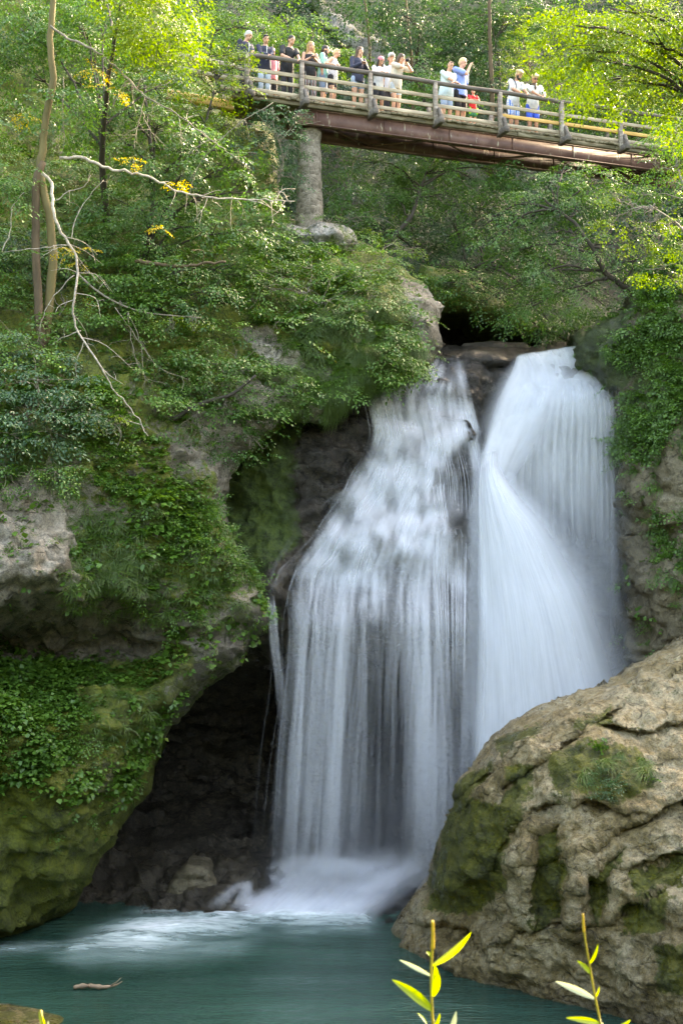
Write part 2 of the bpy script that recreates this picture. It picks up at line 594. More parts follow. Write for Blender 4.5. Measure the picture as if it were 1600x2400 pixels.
def relief(name, outline, depth, step, mat, edge=60, edge_r=1.6, back=6.0, amp=(.5, .22, .12), freq=(.35, 1.1, 3.2),
           block=0.0, moss=None, wet=None, seed=0, strata=0.0, rough_edge=8, shape=None, shrink=.10):
    """A rock mass with a front of its own depth everywhere, edges that turn away, and sides running back behind it."""
    o = np.asarray(outline, float)
    o2 = []
    for i in range(len(o)):                      # subdivide and roughen the outline
        a, b = o[i], o[(i + 1) % len(o)]
        k = max(1, int(np.hypot(*(b - a)) / 18))
        for j in range(k):
            o2.append(a + (b - a) * j / k)
    o2 = np.array(o2)
    q = np.concatenate([o2 / 45., np.full((len(o2), 1), seed + .5)], 1)
    o2 = o2 + np.stack([fbm(q, 3, seed + 50), fbm(q + 31, 3, seed + 60)], 1) * rough_edge * 1.6
    lo, hi = o2.min(0) - step * 2, o2.max(0) + step * 2
    us = np.arange(lo[0], hi[0], step); vs = np.arange(lo[1], hi[1], step)
    U, V = np.meshgrid(us, vs)
    ins = in_poly(U, V, o2)
    d, bx, by = poly_dist(U, V, o2)
    cell = ins[:-1, :-1] | ins[1:, :-1] | ins[:-1, 1:] | ins[1:, 1:]
    U2 = np.where(ins, U, bx); V2 = np.where(ins, V, by)
    d = np.where(ins, d, 0)
    t = np.clip(d / edge, 0, 1)
    Y = depth(U2, V2) + edge_r * (1 - np.sqrt(np.clip(1 - (1 - t) ** 2, 0, 1)))
    if shape is not None:
        Y = Y + shape(U2, V2)
    pos = Pn(U2, V2, Y)
    gu = np.gradient(pos, axis=1); gv = np.gradient(pos, axis=0)
    nr = np.cross(gu, gv)
    nr /= np.linalg.norm(nr, axis=-1, keepdims=True) + 1e-9
    nr = np.where(nr[..., 1:2] > 0, -nr, nr)
    D = amp[0] * fbm(pos * freq[0], 3, seed) + amp[1] * ridge(pos * freq[1] * np.array([1, 1, 1.4]), 3, seed + 5) + amp[2] * fbm(pos * freq[2], 3, seed + 9)
    if block:
        wp = pos + .25 * np.stack([fbm(pos * 1.3, 2, seed + k) for k in (21, 22, 23)], -1)
        c1, c2, cid = cellnoise(wp * np.array([.9, .9, 1.5]), seed + 3)
        e1, e2, eid = cellnoise(wp * np.array([2.3, 2.3, 3.6]), seed + 4)
        D = D + block * ((cid - .5) * 1.1 * sstep(0, .22, c2 - c1) + (eid - .5) * .5 * sstep(0, .25, e2 - e1) - .10 * sstep(.12, 0, c2 - c1))
    if strata:
        zz = pos[..., 2] + .35 * pos[..., 0] + .5 * fbm(pos * .5, 2, seed + 33)
        D = D + strata * (np.abs((zz * 1.3) % 1 - .5) * 2 - .5)
    D = D * (.30 + .70 * np.clip(d / edge, 0, 1))
    pos = pos + nr * D[..., None]
    ma = (moss(U2, V2, pos, nr) if moss else np.zeros(U.shape))
    wa = (wet(U2, V2, pos, nr) if wet else np.zeros(U.shape))
    used = np.zeros(U.shape, bool)
    used[:-1, :-1] |= cell; used[1:, :-1] |= cell; used[:-1, 1:] |= cell; used[1:, 1:] |= cell
    idx = np.full(U.shape, -1); idx[used] = np.arange(used.sum())
    ci, cj = np.nonzero(cell)
    quads = np.stack([idx[ci, cj], idx[ci + 1, cj], idx[ci + 1, cj + 1], idx[ci, cj + 1]], 1)
    v = pos[used]
    n0 = len(v)
    # closed behind: a back face further away, joined along the rim
    e = np.concatenate([quads[:, [0, 1]], quads[:, [1, 2]], quads[:, [2, 3]], quads[:, [3, 0]]])
    key = np.sort(e, 1); kk = key[:, 0] * np.int64(n0) + key[:, 1]
    uq, inv, cnt = np.unique(kk, return_inverse=True, return_counts=True)
    rim = e[cnt[inv] == 1]
    rv = np.unique(rim)
    mp = np.full(n0, -1); mp[rv] = np.arange(len(rv))
    cen = v.mean(0)
    vb = v[rv].copy()
    rings = []
    for f_ in (.35, 1.0):
        w_ = vb.copy()
        w_[:, 1] += back * f_
        w_ += (cen - vb) * np.array([shrink, 0, shrink]) * f_
        w_ += .25 * back / 6 * np.stack([fbm(w_ * .8, 2, seed + k) for k in (41, 42, 43)], 1)
        rings.append(w_)
    allv = np.concatenate([v] + rings)
    polys = [quads]
    pa = rim
    base_a = None
    for r in range(2):
        a0 = rim[:, 0] if r == 0 else n0 + mp[rim[:, 0]]
        a1 = rim[:, 1] if r == 0 else n0 + mp[rim[:, 1]]
        b0 = n0 + r * len(rv) + mp[rim[:, 0]]; b1 = n0 + r * len(rv) + mp[rim[:, 1]]
        polys.append(np.stack([a1, a0, b0, b1], 1))
    mo = np.concatenate([ma[used], ma[used][rv], ma[used][rv]]); we = np.concatenate([wa[used], wa[used][rv], wa[used][rv]])
    ob = mesh_np(name, allv, polys, mat, None, {'moss': mo, 'wet': we})
    nrm = np.cross(np.gradient(pos, axis=1), np.gradient(pos, axis=0))
    nrm /= np.linalg.norm(nrm, axis=-1, keepdims=True) + 1e-9
    nrm = np.where(nrm[..., 1:2] > 0, -nrm, nrm)
    m = ins & (d > 3)
    return ob, dict(us=us, vs=vs, Ygrid=pos[..., 1], u=U[m], v=V[m], pos=pos[m], nr=nrm[m], moss=ma[m])


# ---- the ground: one sheet, pool basin, both banks, the upstream bed and the wooded hill behind
def ground_z(x, y):
    r = np.hypot(x * .9, y - 25)
    near = 6.2 - 7.8 * sstep(3.6, 9.0, y)                         # the bank the photographer stands on
    near = np.where(y > 9, -1.6, near)
    side = sstep(9.5, 15, np.abs(x + .5)) * (7 + .8 * np.clip(np.abs(x) - 12, 0, 60))
    z = np.maximum(near, np.where(y > 5, side - 1.6, near))
    up = 12.9 + .9 * np.clip(np.abs(x - 2.5) - 3, 0, 30) * .6 + .02 * (y - 38)
    up = np.maximum(up, 12.9 + 1.5 * np.clip(y - 45.5 - .10 * (x - 2) , 0, 33))
    z = np.where(y > 44.2, np.maximum(up, z), z)
    z = np.where(y > 79, np.maximum(z, 60), z)  # unseen crest, kept high so that its shadow covers the gorge
    z = np.where(y < 3.6, 6.2 + .1 * np.clip(np.abs(x) - 4, 0, 200) + 1.0 * np.clip(-y - 9, 0, 17), z)      # and the unseen gorge side behind, raised to cut low frontal light
    return z


def axis_pts(fine_lo, fine_hi, fs, far_lo, far_hi):
    a = list(np.arange(fine_lo, fine_hi + 1e-6, fs))
    s, x = fs, fine_lo
    while x > far_lo:
        s *= 1.25; x -= s; a.insert(0, x)
    s, x = fs, fine_hi
    while x < far_hi:
        s *= 1.25; x += s; a.append(x)
    return np.array(a)


gx = axis_pts(-24, 24, .45, -500, 500)
gy = axis_pts(-2, 84, .45, -500, 600)
GX, GY = np.meshgrid(gx, gy)
gp = np.stack([GX, GY, ground_z(GX, GY)], -1)
nz = fbm(gp * .22, 4, 3) * 1.1 + fbm(gp * .9, 3, 4) * .3
gp[..., 2] += nz * np.where(GY > 40, 1.0, np.where(GY < 4.5, .1, .45))
ny, nx = GX.shape
ii, jj = np.meshgrid(np.arange(ny - 1), np.arange(nx - 1), indexing='ij')
gq = np.stack([ii * nx + jj, ii * nx + jj + 1, (ii + 1) * nx + jj + 1, (ii + 1) * nx + jj], -1).reshape(-1, 4)
tag(mesh_np('ground', gp.reshape(-1, 3), [gq], M['soil'], None, {'moss': np.full(nx * ny, .55), 'wet': np.zeros(nx * ny)}), kind='structure')

# ---- the rock the water falls over
D_ctrl = [(400, 780, 38.5), (1050, 815, 39), (1300, 800, 39.5), (1100, 870, 37.2), (900, 900, 36.2), (1250, 900, 37.4), (1400, 920, 37.2), (1500, 850, 37.5),
          (980, 960, 36.4), (900, 1005, 35.7), (1060, 1005, 36), (880, 1100, 35.2), (1000, 1080, 35.5), (1100, 1100, 36.2),
          (800, 1205, 34.5), (950, 1200, 34.8), (1070, 1215, 35.0), (720, 1340, 33.8), (850, 1330, 33.9), (1000, 1340, 34.1), (1085, 1310, 34.8),
          (720, 1440, 34.6), (860, 1480, 34.8), (1000, 1460, 35.3), (860, 1580, 35.6), (700, 1660, 39.5), (860, 1680, 40.0), (1000, 1620, 38.4), (860, 1900, 40.5), (700, 1950, 39.5), (600, 1700, 39.0),
          (640, 1950, 37.5), (470, 2050, 33.9), (560, 2060, 33.4), (400, 2080, 33.8), (480, 1880, 38.5), (350, 1850, 38.0), (480, 1700, 38.5), (300, 2100, 34.2), (250, 2000, 36),
          (1175, 1000, 38.2), (1195, 920, 38.2), (1160, 1090, 38.0), (1280, 1050, 38.6), (1250, 1400, 38.6), (1400, 1300, 38.4), (1160, 1250, 37.4), (1160, 1600, 38), (1400, 1600, 38), (1500, 1200, 37.5),
          (600, 1160, 34.6), (540, 1260, 34.4), (660, 1250, 34.0), (640, 1420, 33.2), (580, 1420, 33.6), (600, 1030, 35.4), (780, 1000, 35.0), (800, 940, 35.2), (720, 1120, 34.4), (560, 1550, 35.6),
          (1000, 2100, 34), (800, 2120, 33.6), (620, 2140, 33.0), (1200, 2000, 36), (500, 2250, 31.5), (1100, 2250, 31.5), (250, 2250, 32)]
D_depth = tps(D_ctrl)


def D_shape(u, v):
    s = 0
    for (lv, a, sl) in ((1004, .55, .10), (1120, .4, -.12), (1216, .5, -.08), (1345, .45, -.10)):
        x = v - lv - sl * (u - 950) - 14 * np.sin(u / 37.) - 9 * np.sin(u / 15. + lv)
        s = s + a * (sstep(-70, -4, x) * (1 - sstep(-4, 10, x)) * -0 + a * (1 - sstep(0, 14, x)) * sstep(-90, -5, x))
    return s * sstep(660, 760, u) * (1 - sstep(1090, 1160, u))


alcove = [(520, 1060), (700, 1010), (680, 1180), (700, 1250), (600, 1340), (520, 1300)]
D_ob, D_s = relief('fall_cliff', [(380, 960), (560, 940), (760, 930), (840, 905), (960, 850), (1010, 815), (1200, 812), (1340, 805), (1440, 880), (1640, 900), (1640, 2330), (300, 2330), (60, 2330), (140, 1900), (330, 1500)],
                   D_depth, 6, M['fall_rock'], edge=40, edge_r=.8, back=7, amp=(.28, .20, .10), freq=(.5, 1.4, 4.2), block=.26, seed=3, strata=.08, shape=D_shape,
                   moss=lambda u, v, p, n: .25 + .75 * soft_poly(u, v, alcove, 40) - .6 * sstep(700, 800, u) - .9 * sstep(1380, 1500, v),
                   wet=lambda u, v, p, n: np.clip(.45 + .6 * sstep(640, 730, u) * (1 - sstep(1180, 1260, v) * .45) - .45 * soft_poly(u, v, alcove, 40) + .6 * sstep(1480, 1620, v) - .5 * sstep(1960, 2040, v) * (1 - sstep(560, 640, u)), 0, 1))  # wet rock; raised further low down to paint the cave's shade
tag(D_ob, kind='structure')

# ---- the wall on the far side of the fall (right)
W_ctrl = [(1340, 830, 37.0), (1400, 780, 36.5), (1600, 760, 34.5), (1420, 900, 36.2), (1600, 1000, 33.5), (1440, 1100, 36.0), (1600, 1200, 33.2), (1450, 1300, 36.0), (1600, 1400, 32.8), (1440, 1500, 36.2), (1480, 1600, 35), (1600, 1600, 33),
          (1900, 900, 31), (1900, 1400, 29.5), (1900, 1900, 30), (1500, 1900, 34), (1540, 1250, 34.8), (1500, 1180, 34.2), (1560, 500, 36.5), (1900, 400, 33), (1450, 700, 36.8), (1520, 1330, 33.4)]
W_depth = tps(W_ctrl)
W_ob, W_s = relief('gorge_wall', [(1335, 790), (1400, 755), (1470, 725), (1520, 600), (1640, 500), (1950, 300), (1950, 2250), (1500, 2200), (1400, 1700), (1450, 1500), (1445, 1350), (1435, 1150), (1440, 1000), (1432, 920), (1395, 890), (1350, 860)],
                   W_depth, 6, M['wall_rock'], edge=50, edge_r=1.2, back=6, amp=(.5, .25, .12), block=.35, seed=8,
                   moss=lambda u, v, p, n: .55 - .42 * sstep(1020, 1180, v) + .35 * soft_poly(u, v, [(1330, 770), (1420, 740), (1460, 800), (1450, 900), (1400, 900), (1345, 870)], 25) + .18 * fbm(p * .8, 2, 4),
                   wet=lambda u, v, p, n: .7 * (1 - sstep(1440, 1580, u)))
tag(W_ob, kind='structure')

# ---- the left bank: knoll, overhang and mossy block down to the pool
A_ctrl = [(-500, 2230, 28.5), (0, 2195, 30.2), (130, 2150, 31.8), (200, 2050, 31.6), (300, 1900, 31.6), (370, 1750, 31.8),
          (0, 2050, 29.2), (0, 1850, 28.6), (150, 1850, 29.0), (150, 2000, 30.0), (250, 1680, 29.6), (400, 1620, 30.6), (560, 1560, 32.0), (610, 1420, 32.3), (0, 1640, 28.6), (560, 1400, 31.8),
          (0, 1510, 31.6), (150, 1510, 31.6), (280, 1480, 31.4), (400, 1460, 31.0),
          (0, 1400, 28.4), (160, 1395, 28.8), (300, 1380, 29.6), (450, 1350, 30.6), (540, 1340, 31.4),
          (0, 1200, 28.4), (120, 1250, 28.6), (170, 1300, 28.8), (200, 1250, 29.6), (300, 1180, 29.8), (500, 1150, 31.4), (540, 1060, 32.0), (640, 1000, 32.6),
          (0, 1000, 28.8), (100, 900, 29.8), (300, 930, 30.8), (600, 930, 32.6), (750, 950, 33.4), (830, 900, 34.0), (720, 850, 33.4), (600, 830, 32.8),
          (100, 600, 33.5), (300, 600, 34), (600, 700, 34), (800, 700, 34.4), (940, 800, 34.6), (990, 820, 35.0), (1010, 720, 35.8), (900, 860, 34.5), (950, 640, 36.2),
          (100, 300, 38), (400, 330, 38.5), (700, 540, 37.2), (820, 560, 37.4), (500, 500, 36.5), (400, 150, 41), (100, 0, 41), (-500, 0, 37), (-500, 1200, 26.5), (-500, 1700, 26.5), (-500, 600, 30)]
A_depth = tps(A_ctrl)
A_out = [(-520, 2330), (-520, -260), (300, -260), (420, 60), (520, 230), (640, 300), (660, 500), (700, 522), (780, 520), (830, 560), (900, 590), (960, 640), (1010, 670), (1040, 715), (1030, 770), (1035, 800), (1012, 850), (950, 880), (900, 905), (845, 915), (800, 955), (745, 985), (660, 990), (640, 1010),
         (560, 1080), (548, 1120), (525, 1190), (535, 1250), (560, 1300), (600, 1390), (640, 1440), (628, 1470), (590, 1500), (565, 1560), (480, 1620), (400, 1700), (365, 1760), (355, 1850), (300, 1910), (250, 1990), (210, 2060), (185, 2110), (150, 2150), (60, 2200), (0, 2215), (0, 2330)]
face_l = [(-300, 1130), (90, 1120), (170, 1180), (180, 1300), (150, 1420), (-300, 1440)]
rock_patch = [[(560, 760), (640, 760), (720, 850), (800, 860), (780, 890), (640, 860)], [(500, 1080), (555, 1080), (540, 1200), (505, 1190)], [(925, 640), (1060, 680), (1050, 880), (975, 830), (950, 740)],
              [(660, 520), (830, 530), (830, 570), (680, 560)], [(730, 960), (860, 900), (840, 940), (740, 1010)], [(470, 980), (540, 970), (560, 1030), (480, 1030)], [(420, 1440), (470, 1430), (470, 1530), (430, 1510)],
              [(560, 900), (690, 880), (640, 960), (560, 950)]]


def bare(u, v):
    r = soft_poly(u, v, face_l, 30)
    for q in rock_patch:
        r = np.maximum(r, soft_poly(u, v, q, 14))
    return r


A_ob, A_s = relief('bank_cliff', A_out, A_depth, 6, M['bank_rock'], edge=55, edge_r=1.5, back=7, amp=(.5, .26, .13), block=.24, strata=.10, seed=14, rough_edge=9,
                   moss=lambda u, v, p, n: .46 + .22 * (1 - sstep(760, 930, v)) + .40 * sstep(1500, 1900, v) - .62 * bare(u, v) - .35 * soft_poly(u, v, [(-300, 1425), (200, 1420), (430, 1425), (450, 1470), (330, 1530), (120, 1560), (-300, 1610)], 25) + .18 * fbm(p * .5, 2, 2) + .2 * sstep(.1, .6, n[..., 2]),
                   wet=lambda u, v, p, n: np.clip(.35 * sstep(2080, 2180, v) + .75 * soft_poly(u, v, [(-300, 1400), (200, 1400), (430, 1415), (470, 1470), (330, 1540), (120, 1580), (-300, 1620)], 30) + .5 * soft_poly(u, v, [(430, 1480), (650, 1400), (640, 1480), (560, 1580), (370, 1770), (330, 1760)], 24), 0, .9))  # in the recess under the overhang, wetness also paints the shade
tag(A_ob, kind='structure')

# ---- the big boulder
B_ctrl = [(1600, 1480, 29.5), (1450, 1580, 29.0), (1290, 1650, 28.8), (1190, 1700, 28.8), (1110, 1780, 28.8), (1060, 1860, 28.8), (1010, 1960, 29.2), (990, 2060, 29.6), (980, 2180, 29.6), (1020, 2250, 28.6), (890, 2160, 31.2),
          (1400, 1700, 26.8), (1250, 1800, 26.6), (1150, 1950, 27.0), (1080, 2080, 27.6), (1250, 2000, 25.8), (1400, 1900, 25.6), (1550, 1700, 26.8), (1600, 1900, 25.2), (1500, 2100, 24.8), (1300, 2180, 25.6), (1150, 2200, 26.8),
          (1100, 2270, 27.4), (1300, 2320, 26.0), (1600, 2380, 24.2), (1900, 2400, 23.4), (1900, 1500, 26.5), (1900, 1900, 24.4), (1600, 2250, 24.2), (1700, 1430, 29.5)]
B_depth = tps(B_ctrl)
B_out = [(1950, 1330), (1720, 1420), (1610, 1478), (1530, 1530), (1468, 1568), (1452, 1582), (1380, 1612), (1290, 1640), (1230, 1664), (1190, 1690), (1150, 1730), (1120, 1768), (1078, 1812), (1062, 1840), (1062, 1880), (1040, 1930), (1022, 1980), (1005, 2040), (996, 2075), (960, 2110), (925, 2160), (880, 2195),
         (850, 2230), (880, 2290), (1000, 2330), (1300, 2450), (1950, 2560)]
moss_b = [[(1010, 2040), (1060, 1850), (1130, 1880), (1200, 1900), (1190, 2000), (1170, 2080), (1100, 2150), (1000, 2130)], [(1240, 1950), (1320, 1930), (1340, 2050), (1330, 2150), (1250, 2170)], [(1370, 2050), (1460, 1990), (1440, 2080), (1400, 2180), (1370, 2120)],
          [(1280, 1770), (1380, 1740), (1500, 1750), (1530, 1840), (1440, 1890), (1300, 1850)], [(1160, 1740), (1270, 1690), (1260, 1740), (1180, 1770)], [(1480, 2050), (1600, 2000), (1600, 2050), (1490, 2110)], [(1450, 2120), (1560, 2100), (1560, 2180), (1460, 2190)], [(1190, 1800), (1250, 1790), (1220, 1930), (1180, 1940)], [(1360, 1700), (1430, 1660), (1420, 1700), (1350, 1720)],
          [(1060, 1840), (1150, 1800), (1130, 1840), (1070, 1890)], [(1540, 2220), (1700, 2200), (1700, 2330), (1540, 2320)]]


def B_moss(u, v, p, n):
    r = np.full(np.shape(u), .25)
    for q in moss_b:
        r = np.maximum(r, .22 + .60 * soft_poly(u, v, q, 22))
    return r + .12 * fbm(p * .9, 3, 6)


def B_shape(u, v):
    cave = .9 * soft_poly(u, v, [(1020, 2110), (1130, 2080), (1180, 2160), (1090, 2220), (1010, 2190)], 40)
    run = 0
    for (x0, x1, y0, y1) in ((1240, 1215, 1930, 2110), (1355, 1335, 2010, 2200), (1215, 1190, 1980, 2060)):
        t = np.clip((v - y0) / (y1 - y0), 0, 1)
        run = run + np.exp(-((u - (x0 + (x1 - x0) * t)) / 20) ** 2) * sstep(y0 - 20, y0 + 30, v) * (1 - sstep(y1 - 30, y1 + 30, v))
    for i_, ln_ in enumerate(([(1100, 1885), (1200, 1832), (1330, 1742), (1440, 1664), (1570, 1600)], [(1270, 2012), (1360, 2000), (1420, 1962), (1520, 1920), (1610, 1880)], [(1350, 2085), (1450, 2040), (1560, 2012), (1660, 1960)], [(1066, 1872), (1110, 1834), (1175, 1800)],
                          [(1180, 2205), (1300, 2160), (1400, 2172), (1490, 2120)], [(1000, 2165), (1090, 2178), (1125, 2232)], [(1190, 1960), (1240, 1900), (1350, 1880), (1450, 1900)], [(1420, 1700), (1500, 1720), (1600, 1690)])):
        L_ = catmull(np.array(ln_, float), 40)
        L_ = L_ + 7 * np.stack([fbm(np.stack([L_[:, 0] / 30, L_[:, 1] / 30, np.full(40, i_ + .3)], 1), 2, 4), fbm(np.stack([L_[:, 0] / 30, L_[:, 1] / 30, np.full(40, i_ + 9.3)], 1), 2, 5)], 1)
        best = np.full(np.shape(u), 1e9); sg = np.zeros(np.shape(u))
        for k_ in range(39):
            a_, b_ = L_[k_], L_[k_ + 1]; d_ = b_ - a_
            t_ = np.clip(((u - a_[0]) * d_[0] + (v - a_[1]) * d_[1]) / (d_ @ d_), 0, 1)
            q_ = np.hypot(u - a_[0] - t_ * d_[0], v - a_[1] - t_ * d_[1])
            sg = np.where(q_ < best, np.sign(d_[0] * (v - a_[1]) - d_[1] * (u - a_[0])), sg); best = np.minimum(best, q_)
        cave = cave + .14 * np.exp(-(best / 6) ** 2) + .12 * sg * np.exp(-best / 55.)
    return cave - .25 * run + .3 * soft_poly(u, v, moss_b[1], 14) + .2 * soft_poly(u, v, moss_b[2], 14)


B_ob, B_s = relief('boulder', B_out, B_depth, 4, M['boulder'], edge=90, edge_r=1.6, back=4.5, amp=(.34, .13, .10), freq=(.45, 1.2, 4.4), block=.13, seed=25, strata=.07, rough_edge=6, moss=B_moss, shape=B_shape, shrink=.45,
                   wet=lambda u, v, p, n: np.clip(.05 + .8 * sstep(.55, -.15, p[..., 2] + .3 * fbm(p * 1.5, 2, 92)) + .30 * sstep(.1, .4, fbm(p * .6, 3, 91)), 0, .85))
tag(B_ob, 'huge brown boulder with olive moss patches standing in the pool in front of the falls', 'boulder')
# ================================================================== THE FOOTBRIDGE
M['girder'] = None
t = NT('rusty_painted_steel')
c = t.ocoord((1, 1, .22)); c2 = t.ocoord()
n1 = t.noise(c, 7, 4, .6); n2 = t.noise(c2, 2.2, 5, .6)
col = t.ramp(n2, [(.3, (.080, .040, .032)), (.5, (.125, .064, .052)), (.7, (.17, .095, .075))])
col = t.mix(t.rng(n1, .60, .68), col, (.36, .32, .24))
col = t.mix(t.rng(n2, .62, .75), col, (.10, .045, .020))
M['girder'] = t.done(t.bsdf(col, .6, t.bump(n1, .01, .5), .4))


def wood(name, a, b, c_, rough=.8, scale=5):
    t = NT(name)
    g = t.noise(t.ocoord((.35, 3.0, 3.0)), scale, 6, .65)
    g2 = t.noise(t.ocoord((.6, .6, .6)), 3, 3, .5)
    col = t.ramp(t.math('ADD', t.math('MULTIPLY', g, .7), t.math('MULTIPLY', g2, .3)), [(.33, a), (.5, b), (.66, c_)])
    return t.done(t.bsdf(col, rough, t.bump(g, .008, .8), .3))


M['wood_grey'] = wood('weathered_grey_wood', (.17, .13, .09), (.33, .27, .19), (.48, .41, .30))
M['wood_post'] = wood('weathered_post_wood', (.09, .07, .055), (.20, .165, .135), (.36, .32, .27))
M['wood_dark'] = wood('dark_handrail_wood', (.05, .042, .036), (.095, .08, .068), (.17, .15, .13))
M['wood_new'] = wood('fresh_orange_wood', (.36, .20, .06), (.52, .31, .10), (.60, .40, .16))
M['deck'] = wood('mossy_deck_wood', (.045, .038, .022), (.12, .10, .06), (.25, .21, .14))
t = NT('pier_masonry')
c = t.coord()
e = t.voro(t.coord((1, 1, 1.3)), 5.5, 'DISTANCE_TO_EDGE'); cc = t.voro(t.coord((1, 1, 1.3)), 5.5, 'F1', 'Color')
bw = t.n('ShaderNodeRGBToBW'); t.lk(cc, bw.inputs[0])
nn = t.noise(c, 9, 5, .65)
col = t.ramp(t.math('ADD', t.math('MULTIPLY', bw.outputs[0], .28), t.math('MULTIPLY', nn, .62)), [(.3, (.10, .085, .062)), (.5, (.21, .18, .14)), (.7, (.36, .315, .255))])
col = t.mix(t.rng(t.math('ADD', e, t.math('MULTIPLY', nn, .12)), .05, .13), (.24, .21, .165), col)
col = t.mix(t.rng(t.noise(c, 1.3, 4, .6), .55, .66), col, (.10, .11, .05))
M['pier'] = t.done(t.bsdf(col, .85, t.bump(t.math('ADD', t.math('MULTIPLY', t.rng(e, .0, .12), .4), nn), .04, .8), .3))

BA = P(600, 130, 37.0)
lo_, hi_ = 38.0, 46.0
for _ in range(40):
    mid = (lo_ + hi_) / 2
    if P(1450, 258, mid).z > BA.z: hi_ = mid
    else: lo_ = mid
BB = P(1450, 258, lo_)
BDIR = Vector((BB.x - BA.x, BB.y - BA.y, 0)); BLEN = BDIR.length; BDIR.normalize()
BPERP = Vector((-BDIR.y, BDIR.x, 0))
RAILH = 1.16
BORG = Vector((BA.x, BA.y, BA.z - RAILH))           # deck level under the handrail at pixel u = 600
BROT = math.atan2(BDIR.y, BDIR.x)


def bpt(s, w_, z):
    return BORG + BDIR * s + BPERP * w_ + Vector((0, 0, z))


def s_at(u, w_=0.0, z=.6):
    a, b = -6.0, 22.0
    for _ in range(40):
        m_ = (a + b) / 2
        if proj(bpt(m_, w_, z))[0] < u: a = m_
        else: b = m_
    return (a + b) / 2


bridge = tag(empty('footbridge', BORG, BROT), 'long wooden footbridge on rusty steel girders crossing high above the waterfall', 'bridge')
S0, S1, BW = s_at(548), s_at(1640), 1.55
# deck of cross boards and its rough outer edge
d = MB()
x = S0
rr = random.Random(4)
while x < S1:
    wd = rr.uniform(.15, .19)
    ov = rr.uniform(-.05, .04)
    d.box((x + wd / 2, BW / 2 + ov, -.045 + rr.uniform(-.008, .008)), (wd - .012, BW + .22, .075), bev=.008)
    x += wd
d.build('deck', M['deck'], bridge, smooth=False)
for w_ in (.02, BW - .02):
    b = MB()
    x = S0
    while x < S1:
        L = min(rr.uniform(2.6, 3.6), S1 - x)
        b.box((x + L / 2, w_ + rr.uniform(-.015, .015), -.15 + rr.uniform(-.012, .012)), (L - .015, .15, .13), bev=.012)
        x += L
    b.build('edge_beam', M['deck'], bridge, smooth=False)
GZ = -.215
for w_ in (.14, BW - .14):
    g = MB()
    L = S1 - s_at(700); cx = (S1 + s_at(700)) / 2
    g.box((cx, w_, GZ - .23), (L, .018, .44))
    g.box((cx, w_, GZ - .01), (L, .20, .022))
    g.box((cx, w_, GZ - .455), (L, .20, .024))
    k = s_at(700) + .6
    while k < S1:
        g.box((k, w_, GZ - .232), (.014, .17, .416)); k += 2.2
    g.build('girder', M['girder'], bridge, smooth=False)
k = s_at(760); sgn = 1
while k < S1 - 2:
    br = MB()
    y0, y1 = (.14, BW - .14) if sgn > 0 else (BW - .14, .14)
    br.tube([(k, y0, GZ - .38), (k + 1.9, y1, GZ - .38)], .035, 4)
    br.build('cross_brace', M['girder'], bridge, smooth=False)
    k += 1.95; sgn = -sgn

POST_U = [577, 705, 865, 1017, 1168, 1312, 1450, 1585]
POST_S = [s_at(q, 0, .5) for q in POST_U]
post_meshes = []


def make_post(sp, side):
    y = -.09 if side == 0 else BW + .09
    o = -1 if side == 0 else 1
    p_ = MB()
    p_.box((sp, y, .46), (.135, .115, 1.36), bev=.015)
    p_.box((sp + .03, y + o * .055, .10), (.10, .07, .55), Matrix.Rotation(o * .12, 3, 'X'), bev=.015)
    po = p_.build('post', M['wood_post'], bridge, smooth=False)
    q = MB()
    # the cross-beam end that sticks out under the deck and the strut from it up to the post
    q.box((sp + .03, y + o * .13, -.20), (.17, .62, .20), bev=.02)
    q.box((sp + .075, y + o * .20, .03), (.11, .12, .52), Matrix.Rotation(o * .42, 3, 'X'), bev=.015)
    q.build('bracket', M['wood_dark'], po, smooth=False)


for sp in POST_S: make_post(sp, 0)
for i in range(len(POST_S)): make_post(POST_S[i] + .55, 1)
for side in (0, 1):
    y = -.09 if side == 0 else BW + .09
    ends = [S0] + [(s if side == 0 else s + .55) for s in POST_S] + [S1]
    h = MB()
    pts = [(s, y + (0 if side == 0 else 0), RAILH - .045 + .012 * math.sin(s * 1.7)) for s in np.linspace(S0 + .1, S1, 40)]
    h.tube(pts, [(.062, .075)] * 40, 8)
    h.build('handrail', M['wood_dark'], bridge)
    for bay in range(len(ends) - 1):
        a, b = ends[bay], ends[bay + 1]
        if b - a < .15: continue
        for zi, z in enumerate((.12, .415, .71)):
            r_ = MB()
            off = .085 if side == 0 else -.085
            r_.box(((a + b) / 2, y + off, z + rr.uniform(-.012, .012)), (b - a + (.0 if bay else 0) - .006, .04, .115), Matrix.Rotation(rr.uniform(-.006, .006), 3, 'Y'), bev=.006)
            new = side == 0 and zi == 1 and bay in (5, 6, 7)
            ro = r_.build('rail', M['wood_new'] if new else M['wood_grey'], bridge, smooth=False)
            if new: ro['label'] = 'newer orange-brown rail board'
